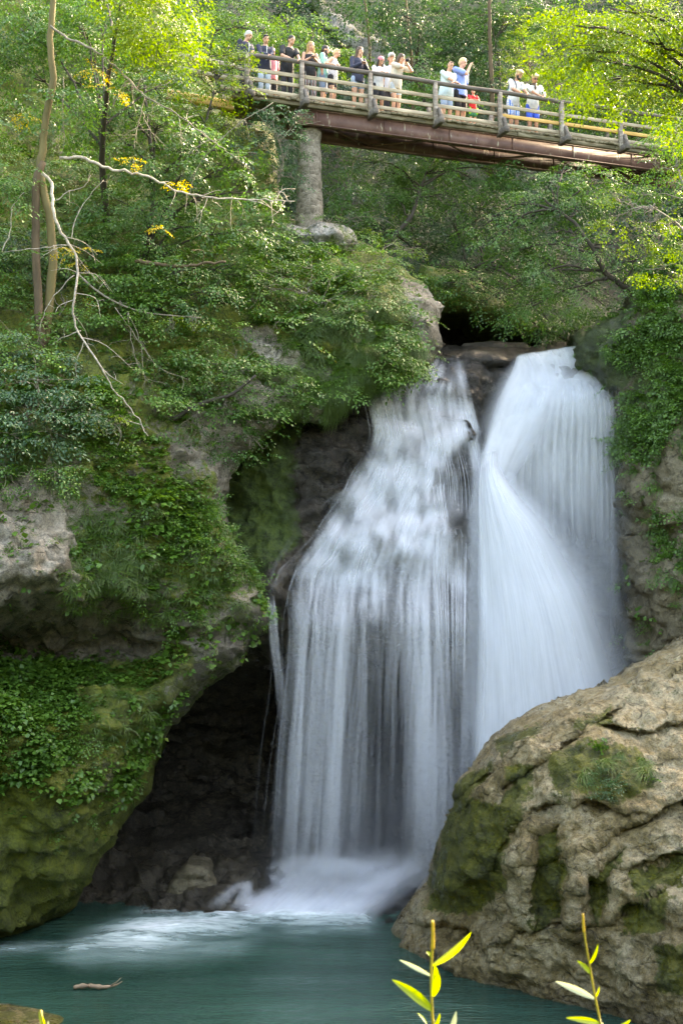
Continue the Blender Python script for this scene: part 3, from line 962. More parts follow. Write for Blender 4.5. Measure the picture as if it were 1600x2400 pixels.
# round masonry pier under the end by the bank
pc = bpt(s_at(722, .75, -.7), .62, -.69)
inv = Matrix.Rotation(-BROT, 3, 'Z')
pl = inv @ (pc - BORG)
pp = MB()
NH, NA = 34, 40
V_, Q_ = [], []
for i in range(NH):
    f = i / (NH - 1)
    z = pl.z - f * 4.6
    rad = .35 + .09 * f + (.02 if f > .62 else 0)
    for j in range(NA):
        a = 2 * PI * j / NA
        V_.append((pl.x + rad * 1.02 * math.cos(a), pl.y + rad * math.sin(a), z))
V_ = np.array(V_)
nrm = V_ - np.array([pl.x, pl.y, 0]); nrm[:, 2] = 0; nrm /= np.linalg.norm(nrm, axis=1)[:, None]
V_ = V_ + nrm * (.05 * fbm(V_ * 5, 3, 77) + .05 * fbm(V_ * 1.7, 2, 78))[:, None]
i, j = np.meshgrid(np.arange(NH - 1), np.arange(NA), indexing='ij')
Q_ = np.stack([i * NA + j, (i + 1) * NA + j, (i + 1) * NA + (j + 1) % NA, i * NA + (j + 1) % NA], -1).reshape(-1, 4)
pp.add(V_, [Q_, np.array([np.arange(NA)])])
po = pp.build('pier', M['pier'], bridge)
po['label'] = 'round rubble stone pier under the bridge'
# boarded ramp joining the path at the left
rb = MB()
rb.box((S0 - .9, .4, -.28), (2.0, .22, .26), Matrix.Rotation(.05, 3, 'Y'), bev=.02)
rb.build('bearer', M['wood_new'], bridge, smooth=False)
for z in (.30, .72):
    r_ = MB()
    r_.box((S0 - .75, .30, z + .22), (1.75, .05, .12), Matrix.Rotation(-.42, 3, 'Z') @ Matrix.Rotation(.24, 3, 'Y'), bev=.008)
    r_.build('rail', M['wood_grey'], bridge, smooth=False)
# ================================================================== VEGETATION TOOLS
def leaf_tpl(w_=.30, fold=.12, droop=.12):
    """One leaf of unit length along +Y, upper side +Z: a folded blade with a narrowed tip and base."""
    v = np.array([(0, 0, 0), (-w_, .38, fold), (0, .42, 0), (w_, .38, fold), (-w_ * .62, .74, fold * .6 - droop * .4), (w_ * .62, .74, fold * .6 - droop * .4), (0, 1.0, -droop)])
    return v, np.array([(0, 2, 1), (0, 3, 2), (2, 6, 4), (1, 2, 4), (2, 5, 6), (2, 3, 5)])


LEAF_V, LEAF_T = leaf_tpl()
LITE_V = np.array([(0, 0, 0), (-.30, .45, .10), (0, 1.0, -.12), (.30, .45, .10)])
LITE_T = np.array([(0, 2, 1), (0, 3, 2)])


def rots(n, yaw, pitch, roll):
    """Rotation matrices: roll about Y, pitch about X, then yaw about Z."""
    cy, sy, cp, sp_, cr, sr = np.cos(yaw), np.sin(yaw), np.cos(pitch), np.sin(pitch), np.cos(roll), np.sin(roll)
    z, o = np.zeros(n), np.ones(n)
    Rz = np.stack([cy, -sy, z, sy, cy, z, z, z, o], -1).reshape(n, 3, 3)
    Rx = np.stack([o, z, z, z, cp, -sp_, z, sp_, cp], -1).reshape(n, 3, 3)
    Ry = np.stack([cr, z, sr, z, o, z, -sr, z, cr], -1).reshape(n, 3, 3)
    return Rz @ Rx @ Ry


def frame_rot(d, upv):
    """Matrices whose Y is along d and Z near upv."""
    y = d / (np.linalg.norm(d, axis=-1, keepdims=True) + 1e-9)
    x = np.cross(y, upv); x /= np.linalg.norm(x, axis=-1, keepdims=True) + 1e-9
    z = np.cross(x, y)
    return np.stack([x, y, z], -1)


def make_spray(rng, L=.75, nleaf=30, leaf=.088, flat=.25, lite=True):
    """A leafy twig: alternate leaves on a main axis and side twigs, roughly in one plane, tip drooping."""
    V, T = (LITE_V, LITE_T) if lite else (LEAF_V, LEAF_T)
    pos, yaw, pit, rol, sc = [], [], [], [], []
    axes = [(np.array([0, 0, 0.]), 0.0, L)]
    for k in range(5):
        f = .12 + .15 * k
        side = 1 if k % 2 else -1
        axes.append((np.array([0, f * L, 0]), side * rng.uniform(.6, 1.0), L * (.55 - .08 * k) * rng.uniform(.8, 1.2)))
    tot = sum(a[2] for a in axes)
    for (p0, ang, l) in axes:
        m = max(3, int(round(nleaf * l / tot)))
        for i in range(m):
            f = (i + .6) / m
            p = p0 + np.array([-math.sin(ang) * l * f, math.cos(ang) * l * f, 0])
            p[2] -= .22 * (np.hypot(p[0], p[1]) / L) ** 2 * L
            side = 1 if i % 2 else -1
            a = ang + side * rng.uniform(.5, 1.0) if i < m - 1 else ang
            pos.append(p + rng.normal(0, .02 * L, 3)); yaw.append(a)
            pit.append(rng.normal(-.25, flat)); rol.append(rng.normal(0, flat)); sc.append(leaf * rng.uniform(.65, 1.2))
    n = len(pos)
    R = rots(n, np.array(yaw), np.array(pit), np.array(rol))
    v = np.einsum('nij,kj->nki', R, V) * np.array(sc)[:, None, None] + np.array(pos)[:, None]
    k = len(V)
    t_ = (T[None] + (np.arange(n) * k)[:, None, None]).reshape(-1, 3)
    return v.reshape(-1, 3), t_, np.repeat(np.arange(n), k), n


_r = np.random.default_rng(5)
SPRAYS = [make_spray(_r) for _ in range(8)]
SPRAYS_S = [make_spray(_r, .5, 20, .075, .35) for _ in range(6)]          # small twigs for shrubs
SPRAYS_W = [make_spray(_r, .8, 30, .080, .3) for _ in range(4)]
for i, (v, t_, li, n) in enumerate(SPRAYS_W):                               # hanging willow-like twigs
    v[:, 2] -= .5 * v[:, 1] ** 2
SPRAYS_F = [make_spray(_r, 1.0, 22, .15, .4) for _ in range(6)]            # coarse far foliage


def put(mb, tpls, pos, d, upv, scale, rng, tint=None, spread=.35, jit=.18):
    """Place templates: origin pos, axis d, upper side upv."""
    n = len(pos)
    if n == 0: return
    which = rng.integers(0, len(tpls), n)
    R = frame_rot(d, upv + rng.normal(0, jit, (n, 3)))
    scale = np.broadcast_to(scale, (n,))
    tb = rng.uniform(0, 1, n) if tint is None else tint
    for k in range(len(tpls)):
        m = which == k
        c = m.sum()
        if not c: continue
        v, t_, li, nl = tpls[k]
        W = np.einsum('nij,kj->nki', R[m], v) * scale[m][:, None, None] + pos[m][:, None]
        lt = np.clip(tb[m][:, None] * (1 - spread) + rng.uniform(0, 1, (c, nl)) * spread + rng.normal(0, .04, (c, nl)), 0, 1)
        T_ = (t_[None] + (np.arange(c) * len(v))[:, None, None]).reshape(-1, 3)
        mb.add(W.reshape(-1, 3), [T_], tint=lt[:, li].reshape(-1))


def crown(mb, clumps, rng, dens=1.0, tpls=None, droop=.35, scale=1.0, tint=(.2, .8), tiers=True, away=None):
    """clumps: (centre, radii) ellipsoids filled with leafy twigs that reach outwards, in loose tiers."""
    tpls = tpls or SPRAYS
    for (c, r) in clumps:
        c = np.asarray(c, float); r = np.asarray(r if np.ndim(r) else (r, r, r * .7), float)
        n = max(6, int(dens * 84 * (r[0] * r[1] * r[2]) ** .72))
        x = rng.normal(0, 1, (n, 3)); x /= np.linalg.norm(x, axis=1)[:, None]
        rad = rng.uniform(.12, 1, n) ** .55
        p = c + x * r * rad[:, None]
        keep = fbm(p * .9, 2, 71) > -.34 + .25 * (rad - .6)
        p, x, rad = p[keep], x[keep], rad[keep]
        n = len(p)
        if tiers:
            h = .55
            p[:, 2] += .6 * (np.round((p[:, 2] + .3 * fbm(p * .4, 2, 5)) / h) * h - p[:, 2])
        out = x.copy(); out[:, 2] *= .35
        out += rng.normal(0, .45, (n, 3)) * np.array([1, 1, .3])
        if away is not None: out += np.asarray(away, float)
        out[:, 2] -= droop * rng.uniform(.4, 1.4, n)
        tb = rng.uniform(tint[0], tint[1], n) * .7 + .3 * (tint[0] + (tint[1] - tint[0]) * np.clip(.5 + fbm(p * .6, 2, 9), 0, 1))
        put(mb, tpls, p, out, np.tile((0, -.15, 1.0), (n, 1)), scale * rng.uniform(.75, 1.25, n), rng, tb)


def limb(mb, pts, r0, r1, n=14, sides=7, wob=.0, rng=None):
    p = catmull(pts, n)
    if wob and rng is not None:
        p[1:-1] += rng.normal(0, wob, (n - 2, 3))
    mb.tube(p, np.linspace(r0, r1, n) , sides)
    return p


def twiggy(mb, base, rng, k, L, r, droop=.2, depth=1):
    """Fine bare side twigs along a limb."""
    for _ in range(k):
        i = rng.integers(int(len(base) * .25), len(base) - 1)
        d = base[i + 1] - base[i]; d = d / (np.linalg.norm(d) + 1e-9)
        s = rng.normal(0, .7, 3) + d * .5; s[2] -= droop
        s /= np.linalg.norm(s)
        l = L * rng.uniform(.4, 1.1)
        q = [base[i], base[i] + s * l * .5 + rng.normal(0, .06 * l, 3), base[i] + s * l + np.array([0, 0, -.15 * l]) + rng.normal(0, .12 * l, 3)]
        b = limb(mb, q, r, r * .35, 8, 4)
        if depth > 0 and rng.uniform() < .7:
            twiggy(mb, b, rng, 2, l * .5, r * .6, droop, depth - 1)


def cl(u, v, Y, rx, ry=None, rz=None):
    return (Pn(u, v, Y), (rx, ry or rx * .8, rz or rx * .65))


def tree(name, label, cat, base, clumps, seed, mat='leaf', bark='bark', trunk=None, r=.14, dens=1.0, group=None, crown_name='crown', trunk_name='trunk', tpls=None, limbs=True, droop=.35, scale=1.0, tint=(.2, .8), extra=(), tw=0):
    """A plant of trunk (with a limb into every clump) and crown."""
    rng = np.random.default_rng(seed)
    base = np.asarray(base, float)
    root = tag(empty(name, base), label, cat, group)
    loc = base
    tb = MB()
    path = np.asarray(trunk if trunk is not None else [base, base + (np.mean([c for c, _ in clumps], 0) - base) * .55 + rng.normal(0, .15, 3), np.mean([c for c, _ in clumps], 0)], float)
    tp = limb(tb, path, r, r * .35, 22, 9, r * .12, rng)
    if limbs:
        for (c, rr_) in clumps:
            dd = np.linalg.norm(tp - c, axis=1) + .6 * np.clip(tp[:, 2] - c[2], -1, 9)
            i = int(np.clip(np.argmin(dd), 3, len(tp) - 2))
            m_ = (tp[i] + c) / 2 + np.array([0, 0, .12 * np.linalg.norm(c - tp[i])]) + rng.normal(0, .12, 3)
            lb = limb(tb, [tp[i], m_, c], r * .38, r * .12, 12, 6, .02, rng)
            for _ in range(5):
                e_ = c + rng.normal(0, .55, 3) * np.asarray(rr_)
                limb(tb, [lb[-4], (lb[-4] + e_) / 2 + rng.normal(0, .08, 3), e_], r * .10 + .004, .004, 8, 4)
            if tw: twiggy(tb, lb, rng, tw, 1.0, .008)
    mesh = tb.build(trunk_name, M[bark] if isinstance(bark, str) else bark, root, loc=loc)
    mesh.location = (0, 0, 0)
    cb = MB()
    crown(cb, clumps, rng, dens, tpls, droop, scale, tint)
    for (mt, nm, cls, kw) in extra:
        xb = MB()
        crown(xb, cls, rng, **kw)
        xo = xb.build(nm, M[mt], root, loc=loc); xo.location = (0, 0, 0)
    co_ = cb.build(crown_name, M[mat], root, loc=loc)
    co_.location = (0, 0, 0)
    return root


def surf_pick(S, fn, n, rng):
    """n surface samples of a relief, weighted by fn(u, v, pos, nr)."""
    w_ = np.clip(fn(S['u'], S['v'], S['pos'], S['nr']), 0, None)
    vis = (S['u'] > -260) & (S['u'] < 1760) & (S['v'] > -200) & (S['v'] < 2450)
    w_ = w_ * vis
    i = rng.choice(len(w_), n, p=w_ / w_.sum())
    return S['pos'][i] + rng.normal(0, .03, (n, 3)), S['nr'][i], S['u'][i], S['v'][i]


def rosette(rng, n=7, leaf=.09, h=.10):
    """A small herb: leaves on short stalks round a centre, facing up and out."""
    V, T = LITE_V * np.array([1.45, 1, 1]), LITE_T
    ya = rng.uniform(0, 2 * PI, n); pi_ = rng.uniform(-.5, .25, n)
    R = rots(n, ya, pi_, rng.normal(0, .3, n))
    rad = rng.uniform(.01, .10, n)
    pos = np.stack([-np.sin(ya) * rad, np.cos(ya) * rad, rng.uniform(.3, 1, n) * h], -1)
    v = np.einsum('nij,kj->nki', R, V) * (leaf * rng.uniform(.6, 1.2, n))[:, None, None] + pos[:, None]
    t_ = (T[None] + (np.arange(n) * 4)[:, None, None]).reshape(-1, 3)
    return v.reshape(-1, 3), t_, np.repeat(np.arange(n), 4), n


def grass_tpl(rng, n=14, L=.28, w_=.006, spread=.12):
    """A tuft of arching blades: Y is out of the slope, -Z hangs."""
    V, T, li = [], [], []
    for k in range(n):
        a = rng.uniform(0, 2 * PI)
        l = L * rng.uniform(.55, 1.2)
        o = np.array([rng.normal(0, .03), 0, rng.normal(0, .03)])
        sd_ = rng.normal(0, spread)
        pts = []
        for f in (0, .3, .65, 1.0):
            pts.append(o + np.array([sd_ * f * 1.6, l * (.55 * f - .22 * f * f) , l * (.28 * f - .95 * f * f * rng.uniform(.8, 1.15))]))
        wv = np.array([math.cos(a), 0, math.sin(a)]) * .5 + np.array([.6, 0, 0])
        wv /= np.linalg.norm(wv)
        b0 = len(V)
        for i, p in enumerate(pts):
            ww = w_ * (1, 1.1, .8, .1)[i]
            V += [p - wv * ww, p + wv * ww]; li += [k, k]
        for i in range(3):
            q = b0 + 2 * i
            T += [(q, q + 1, q + 3), (q, q + 3, q + 2)]
    return np.array(V), np.array(T), np.array(li), n


ROS = [rosette(_r) for _ in range(6)]
ROS_L = [rosette(_r, 5, .15, .16) for _ in range(4)]
GRS = [grass_tpl(_r) for _ in range(6)]
GRS_L = [grass_tpl(_r, 18, .55, .006, .10) for _ in range(5)]
# ================================================================== THE PLANTS
def gz(x, y):
    return float(ground_z(np.array(float(x)), np.array(float(y))))


# ---- the wooded hillside behind the bridge: one mass of foliage
rng = np.random.default_rng(101)
fb = MB()
n = 9000
U_ = rng.uniform(-250, 1850, n); V_ = rng.uniform(-260, 560, n); Yd = rng.uniform(44, 52, n)
p = Pn(U_, V_, Yd)
g_ = ground_z(p[:, 0], p[:, 1])
# keep what stands between one and seven metres over the slope
Yk = Yd.copy()
for _ in range(30):
    p = Pn(U_, V_, Yk)
    Yk += np.clip(.4 * (p[:, 2] - ground_z(p[:, 0], p[:, 1]) - 2.2), -1, 1)
    Yk = np.clip(Yk, 42.5, 78)
p = Pn(U_, V_, Yk - rng.uniform(0, 3.5, n))
k = (fbm(p * .33, 3, 12) + .25 * fbm(p * 1.1, 2, 13) > -.2) & ~(in_poly(U_, V_, [(690, -60), (760, -40), (860, 70), (980, 150), (1000, 200), (860, 160), (740, 60)]) & (rng.uniform(0, 1, len(U_)) < .8))
p = p[k]; n = len(p)
d_ = rng.normal(0, .6, (n, 3)) + np.array([0, -.8, -.15])
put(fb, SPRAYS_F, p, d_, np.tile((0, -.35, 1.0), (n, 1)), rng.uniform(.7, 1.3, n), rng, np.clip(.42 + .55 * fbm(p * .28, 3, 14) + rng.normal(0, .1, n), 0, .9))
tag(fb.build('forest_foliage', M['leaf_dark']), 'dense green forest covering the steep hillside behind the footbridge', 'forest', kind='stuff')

# slender trunks that show in it
for i, (u0, v0, u1, v1, Y, r_, lab) in enumerate([(1147, 250, 1150, -120, 44.5, .10, 'slender bare brown trunk rising behind the bridge between the two groups of people'),
                                          (968, 150, 950, -120, 47, .07, 'thin dark leaning trunk on the hillside behind the bridge above the photographing woman'),
                                          (866, 60, 850, -150, 48, .06, 'thin crooked trunk beside the pale scree on the hillside')]):
    a, b = Pn(u0, v0, Y), Pn(u1, v1, Y)
    a = a + np.array([0, 0, -2.5])
    top = b + np.array([0, .3, 2.5])
    tree('forest_tree', lab, 'tree', a, [(top, (1.4, 1.4, 1.8)), (top + np.array([.9, 0, 1.4]), (1.3, 1.3, 1.2))], 300 + i, 'leaf_dark', 'bark', trunk=[a, (a * 2 + b) / 3 + np.array([.05, 0, 0]), (a + 2 * b) / 3 - np.array([.06, 0, 0]), b, top], r=r_, tpls=SPRAYS_F, dens=.7, group='slender trunks on the hillside')

# bushes and small trees one can tell apart on the slope
for i, (lab, cls, mt, u0, v0, Y, kw) in enumerate([
    ('light green tree on the hillside above the leftmost people on the bridge', [cl(450, 30, 43, 1.2, 1, .6), cl(540, 20, 43, 1.1, 1, .6), cl(500, 80, 42.5, 1.0, .9, .5), cl(590, 60, 42.5, .9, .9, .5), cl(430, 90, 42.5, .9, .8, .5), cl(560, 110, 42, .7, .7, .4)], 'leaf', 500, 220, 43, dict(tint=(.5, .98))),
    ('pale green bush on the slope between the black-shirted man and the scree', [cl(660, 40, 43.5, .9, .8, .5), cl(730, 70, 43.5, .9, .8, .5), cl(690, 110, 43, .9, .8, .45), cl(770, 110, 43.2, .8, .7, .4), cl(640, 110, 43, .6, .6, .4), cl(820, 130, 43.2, .6, .6, .3), cl(720, 150, 43, .7, .6, .35)], 'herb', 720, 230, 43.5, dict(tint=(.2, .95))),
    ('round green bush behind the railing beside the photographing woman', [cl(990, 150, 43.5, .7, .7, .4), cl(1010, 190, 43.2, .8, .7, .4), cl(960, 190, 43.2, .5, .5, .35), cl(1030, 230, 43, .7, .6, .4), cl(970, 235, 43, .6, .6, .4)], 'leaf', 1000, 290, 43.5, dict(tint=(.1, .75))),
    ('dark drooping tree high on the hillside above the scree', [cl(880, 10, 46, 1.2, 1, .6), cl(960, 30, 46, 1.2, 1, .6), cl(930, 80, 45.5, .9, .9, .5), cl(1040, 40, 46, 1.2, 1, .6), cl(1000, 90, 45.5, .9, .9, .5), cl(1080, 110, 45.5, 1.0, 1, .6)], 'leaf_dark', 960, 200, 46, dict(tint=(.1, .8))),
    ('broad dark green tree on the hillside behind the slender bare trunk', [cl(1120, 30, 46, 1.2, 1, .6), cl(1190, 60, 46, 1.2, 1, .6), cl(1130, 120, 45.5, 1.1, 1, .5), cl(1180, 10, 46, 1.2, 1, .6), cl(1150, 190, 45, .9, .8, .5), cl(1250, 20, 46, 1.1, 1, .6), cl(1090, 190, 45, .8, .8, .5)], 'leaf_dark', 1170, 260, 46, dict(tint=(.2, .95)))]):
    tree('hillside_tree', lab, 'tree', Pn(u0, v0, Y), cls, 400 + i, mt, 'bark_dark', r=.08, dens=.9, tpls=SPRAYS, scale=1.15, **kw)

# pale scree on the slope
def hill_hit(u, v):
    Yh = np.full(np.shape(u), 46.0)
    for _ in range(60):
        q = Pn(u, v, Yh)
        Yh = np.clip(Yh + np.clip(.4 * (q[..., 2] - ground_z(q[..., 0], q[..., 1])), -1, 1), 42, 80)
    return Yh


S_out = [(700, -40), (745, -20), (800, 40), (850, 80), (905, 105), (950, 140), (985, 185), (930, 180), (860, 150), (800, 100), (740, 30)]
S_depth = lambda u, v: hill_hit(u, v) - .9
sob, _ = relief('scree_slope', S_out, S_depth, 5, M['scree'], edge=16, edge_r=.8, back=2.5, amp=(.2, .2, .12), freq=(1, 3, 6), block=.5, seed=61,
                 moss=lambda u, v, p_, n_: .34 + .5 * fbm(p_ * .9, 2, 3))
tag(sob, kind='structure')

# ---- yellow-green sapling behind the railing
tree('sapling', 'bright yellow-green young tree with a pointed top behind the bridge railing', 'tree', Pn(1240, 330, 44.0),
     [cl(1212, 50, 43.5, .30, .3, .55), cl(1215, 110, 43.5, .55, .5, .5), cl(1250, 150, 43.5, .7, .6, .5), cl(1200, 160, 43.5, .45, .5, .4), cl(1290, 200, 43.2, .8, .7, .5), cl(1240, 220, 43.5, .8, .7, .5), cl(1330, 240, 43, .7)], 21, 'leaf_bright', 'bark', r=.06, dens=2.0, droop=-.1, scale=.75, tpls=SPRAYS_S)

# ---- big branches reaching in from the bank at the top right
tree('tree', 'large sunlit broadleaf tree reaching in from above the gorge wall at the top right', 'tree', Pn(1720, 720, 31.5),
     [cl(1350, 60, 29.6, .85, .8, .45), cl(1400, 130, 29.6, .9, .9, .4), cl(1430, 20, 29.6, 1.0, .9, .5), cl(1500, 90, 30, 1.1, 1.0, .5), cl(1580, 30, 30, 1.2, 1, .6), cl(1330, 115, 29.8, .45, .5, .25),
      cl(1460, 190, 31, 1.0, .9, .4), cl(1560, 170, 31, 1.1, 1, .5), cl(1540, 230, 31.5, .7, .7, .35), cl(1620, 270, 31, .8, .8, .4), cl(1400, 200, 32, .5, .6, .25), cl(1650, 150, 31, 1.2), cl(1680, 380, 31, .8)],
     22, 'leaf_bright', 'bark_dark', trunk=[Pn(1720, 720, 31.5), Pn(1690, 450, 31.5), Pn(1660, 200, 31), Pn(1600, -40, 30.5)], r=.16, dens=1.35, tint=(0, .8))
tree('tree', 'shady broadleaf tree standing behind the right end of the bridge railing', 'tree', Pn(1480, 420, 44),
     [cl(1380, 180, 43, 1.3), cl(1450, 120, 43, 1.5), cl(1400, 250, 43, 1.1, 1, .6), cl(1330, 260, 43, .9, .8, .6), cl(1520, 230, 43, 1.4), cl(1510, 300, 43.2, 1.0, .8, .6), cl(1600, 320, 42, 1.3), cl(1320, 190, 43.5, .7, .7, .6)], 23, 'leaf', 'bark_dark', r=.14, dens=1.2)
# foliage hiding the right end of the bridge
tree('shrub', 'leafy bush with bare twigs growing over the far right end of the bridge deck', 'shrub', Pn(1640, 640, 36.5),
     [cl(1570, 320, 38.5, .6, .6, .35), cl(1610, 290, 38, .8, .7, .4), cl(1590, 375, 38, .7, .7, .4), cl(1530, 385, 38.4, .35, .4, .16), cl(1630, 440, 37.5, .8), cl(1560, 440, 38, .5, .5, .4), cl(1680, 350, 37.5, 1.0), cl(1500, 450, 38, .4, .4, .25)], 24, 'leaf', 'twig', r=.07, dens=1.7, tw=3, tint=(.1, .7))
tree('shrub', 'sunlit whitish-green leaf spray hanging in front of the dark bank below the bridge end', 'shrub', Pn(1700, 760, 28.8),
     [cl(1430, 450, 28.3, .35, .4, .22), cl(1475, 465, 28.3, .42, .4, .25), cl(1450, 505, 28.3, .42, .4, .25), cl(1520, 500, 28.3, .45, .45, .28), cl(1500, 545, 28.5, .35, .4, .2), cl(1560, 540, 28.5, .4, .4, .3), cl(1590, 590, 28.5, .35, .4, .25), cl(1420, 530, 28.5, .2, .3, .15), cl(1520, 630, 29, .32, .3, .2), cl(1580, 660, 29, .35, .4, .25)],
     25, 'leaf_bright', 'twig', trunk=[Pn(1700, 760, 28.8), Pn(1660, 640, 28.6), Pn(1600, 540, 28.5), Pn(1520, 480, 28.4)], r=.05, dens=2.4, scale=.85, tpls=SPRAYS_S)

# ---- trees leaning over the stream under the bridge
tree('tree', 'tree with dark crooked limbs leaning left over the stream below the bridge', 'tree', Pn(1500, 800, 38.5),
     [cl(1300, 430, 38.5, .8, .7, .4), cl(1350, 480, 38, .9, .8, .4), cl(1250, 470, 38.5, .8, .7, .35), cl(1200, 520, 38.5, .7, .7, .3), cl(1130, 530, 38.5, .55, .5, .25), cl(1290, 560, 38, .9, .8, .35), cl(1200, 590, 38, .7, .7, .3), cl(1150, 570, 38, .4, .4, .2), cl(1380, 570, 37.5, .8, .7, .4), cl(1270, 640, 37.6, .9, .8, .35), cl(1180, 680, 37.8, .5, .5, .22), cl(1340, 690, 37.6, .8, .7, .35), cl(1240, 720, 37.8, .6, .6, .25), cl(1420, 640, 37.4, .7), cl(1400, 420, 38.5, .8, .7, .4), cl(1480, 600, 37, .7, .7, .4), cl(1330, 400, 39, .6, .6, .3)],
     26, 'leaf', 'bark_dark', trunk=[Pn(1540, 760, 38), Pn(1490, 690, 37.6), Pn(1420, 640, 37.4), Pn(1360, 540, 37.4), Pn(1290, 480, 37.8)], r=.11, dens=1.45, tint=(.15, .75), droop=.5)
tree('tree', 'bushy tree with leaning dark trunk in the gully below the middle of the bridge', 'tree', Pn(900, 600, 40.5),
     [cl(900, 400, 41, .9, .8, .4), cl(980, 390, 41, .9, .8, .4), cl(1060, 400, 41, .8, .8, .4), cl(960, 440, 40.5, .9, .8, .3), cl(900, 455, 40.5, .6, .6, .25), cl(1050, 450, 40.5, .8, .7, .3), cl(1120, 430, 41, .8, .7, .4), cl(1180, 400, 41, .8), cl(850, 380, 41, .6), cl(1130, 370, 42, .9), cl(1010, 360, 42, .9)],
     27, 'leaf', 'bark_dark', trunk=[Pn(890, 590, 40), Pn(960, 510, 40), Pn(985, 440, 40.5), Pn(1000, 400, 41)], r=.085, dens=1.5, tint=(.1, .65), droop=.45)
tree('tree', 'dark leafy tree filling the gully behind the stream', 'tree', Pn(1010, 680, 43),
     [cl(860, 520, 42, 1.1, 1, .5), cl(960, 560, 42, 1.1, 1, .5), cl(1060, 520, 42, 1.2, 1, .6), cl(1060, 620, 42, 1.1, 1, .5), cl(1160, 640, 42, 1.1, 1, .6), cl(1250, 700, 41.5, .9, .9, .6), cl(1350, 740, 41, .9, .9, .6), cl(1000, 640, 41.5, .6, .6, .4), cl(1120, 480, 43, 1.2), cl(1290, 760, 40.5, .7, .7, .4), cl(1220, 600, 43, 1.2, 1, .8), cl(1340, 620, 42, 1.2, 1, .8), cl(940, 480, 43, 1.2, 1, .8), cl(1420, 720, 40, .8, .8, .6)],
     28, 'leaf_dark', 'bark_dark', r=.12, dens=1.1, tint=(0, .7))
tree('shrub', 'dense shrub beside the stone pier, between it and the gully tree', 'shrub', Pn(790, 540, 39.5),
     [cl(790, 400, 39.5, .7, .6, .35), cl(770, 340, 40, .5, .5, .35), cl(820, 450, 39.2, .7, .6, .3), cl(780, 480, 39, .5, .5, .3), cl(840, 500, 39, .7, .6, .3), cl(900, 520, 39, .5), cl(800, 520, 38.8, .45, .4, .2), cl(850, 350, 41, .6, .6, .35)], 29, 'leaf', 'twig', r=.05, dens=1.7, tpls=SPRAYS_S, tint=(.1, .75))

tree('shrub', 'dark bush overhanging the black hollow above the stream lip', 'shrub', Pn(1330, 800, 40.2),
     [cl(1090, 655, 39.6, .6, .5, .25), cl(1150, 690, 39.6, .6, .5, .25), cl(1210, 730, 39.6, .6, .5, .25), cl(1270, 765, 39.4, .5, .5, .2), cl(1320, 740, 39.4, .6, .5, .3), cl(1040, 625, 39.8, .6, .5, .25), cl(1250, 690, 39.6, .6, .5, .3), cl(1370, 760, 39.0, .4, .4, .2), cl(1030, 660, 39.4, .5, .4, .22), cl(1080, 690, 39.4, .5, .4, .2), cl(1130, 715, 39.4, .45, .4, .18), cl(1180, 745, 39.4, .4, .4, .16), cl(1110, 640, 39.8, .6, .5, .25), cl(1170, 660, 39.8, .6, .5, .25)], 43, 'leaf', 'bark_dark', r=.05, dens=1.6, tint=(0, .6), droop=.5)

# ---- the knoll with the pier on it
tree('shrub', 'broad light green bush covering the knoll below the stone pier', 'shrub', Pn(820, 800, 34.6),
     [cl(640, 620, 34.0, .75, .6, .35), cl(720, 610, 34.0, .75, .6, .35), cl(700, 680, 33.6, .75, .5, .35), cl(620, 690, 33.4, .75, .6, .35), cl(780, 640, 34.0, .65, .6, .3), cl(850, 620, 34.6, .6, .5, .25), cl(780, 710, 33.7, .75, .5, .3), cl(840, 690, 34.0, .5, .5, .3), cl(720, 750, 33.3, .55, .5, .3), cl(820, 760, 33.7, .5, .4, .25), cl(640, 770, 33.0, .5, .5, .3), cl(580, 640, 33.8, .6), cl(560, 720, 33.4, .6)],
     30, 'leaf', 'twig', r=.05, dens=1.9, tpls=SPRAYS_S, tint=(.3, .9), droop=.25, tw=2)
tree('shrub', 'small yellow-green shrub along the crest of the knoll beside the lichen-spotted rock', 'shrub', Pn(900, 620, 36.6),
     [cl(860, 568, 36.5, .4, .4, .16), cl(920, 572, 36.5, .45, .4, .18), cl(970, 590, 36.5, .35, .4, .14), cl(800, 575, 36.4, .35, .3, .14), cl(930, 620, 36, .35, .4, .16)], 31, 'leaf_bright', 'twig', r=.03, dens=2.2, tpls=SPRAYS_S, scale=.75, tint=(0, .5))
tree('shrub', 'dark glossy ivy bush hanging over the bridge end on top of the pier', 'shrub', Pn(650, 430, 36.6),
     [cl(640, 250, 36.3, .5, .4, .3), cl(690, 270, 36.2, .42, .3, .3), cl(610, 290, 36.2, .5, .4, .3), cl(660, 320, 36.2, .5, .4, .3), cl(690, 350, 36.3, .3, .3, .3), cl(600, 340, 36, .5), cl(650, 400, 36.2, .5), cl(690, 420, 36.5, .25, .2, .3)], 32, 'leaf_blue', 'twig', r=.05, dens=2.1, tpls=SPRAYS_S, tint=(0, .6))
tree('shrub', 'sunny yellow-green branch in front of the grey-haired man at the bridge end', 'shrub', Pn(440, 430, 35.5),
     [cl(540, 110, 36, .42, .4, .2), cl(500, 130, 36, .5, .4, .22), cl(560, 150, 35.9, .35, .3, .18), cl(460, 110, 36, .5, .5, .2), cl(450, 170, 35.8, .6, .5, .25), cl(510, 190, 35.8, .45, .4, .2), cl(560, 200, 35.8, .3, .3, .15), cl(420, 220, 35.6, .6, .5, .25), cl(500, 250, 35.6, .5, .4, .2), cl(590, 130, 35.8, .22, .2, .1), cl(540, 290, 35.6, .4)],
     33, 'leaf_bright', 'bark_dark', r=.06, dens=1.9, tint=(.1, .9), scale=.9)
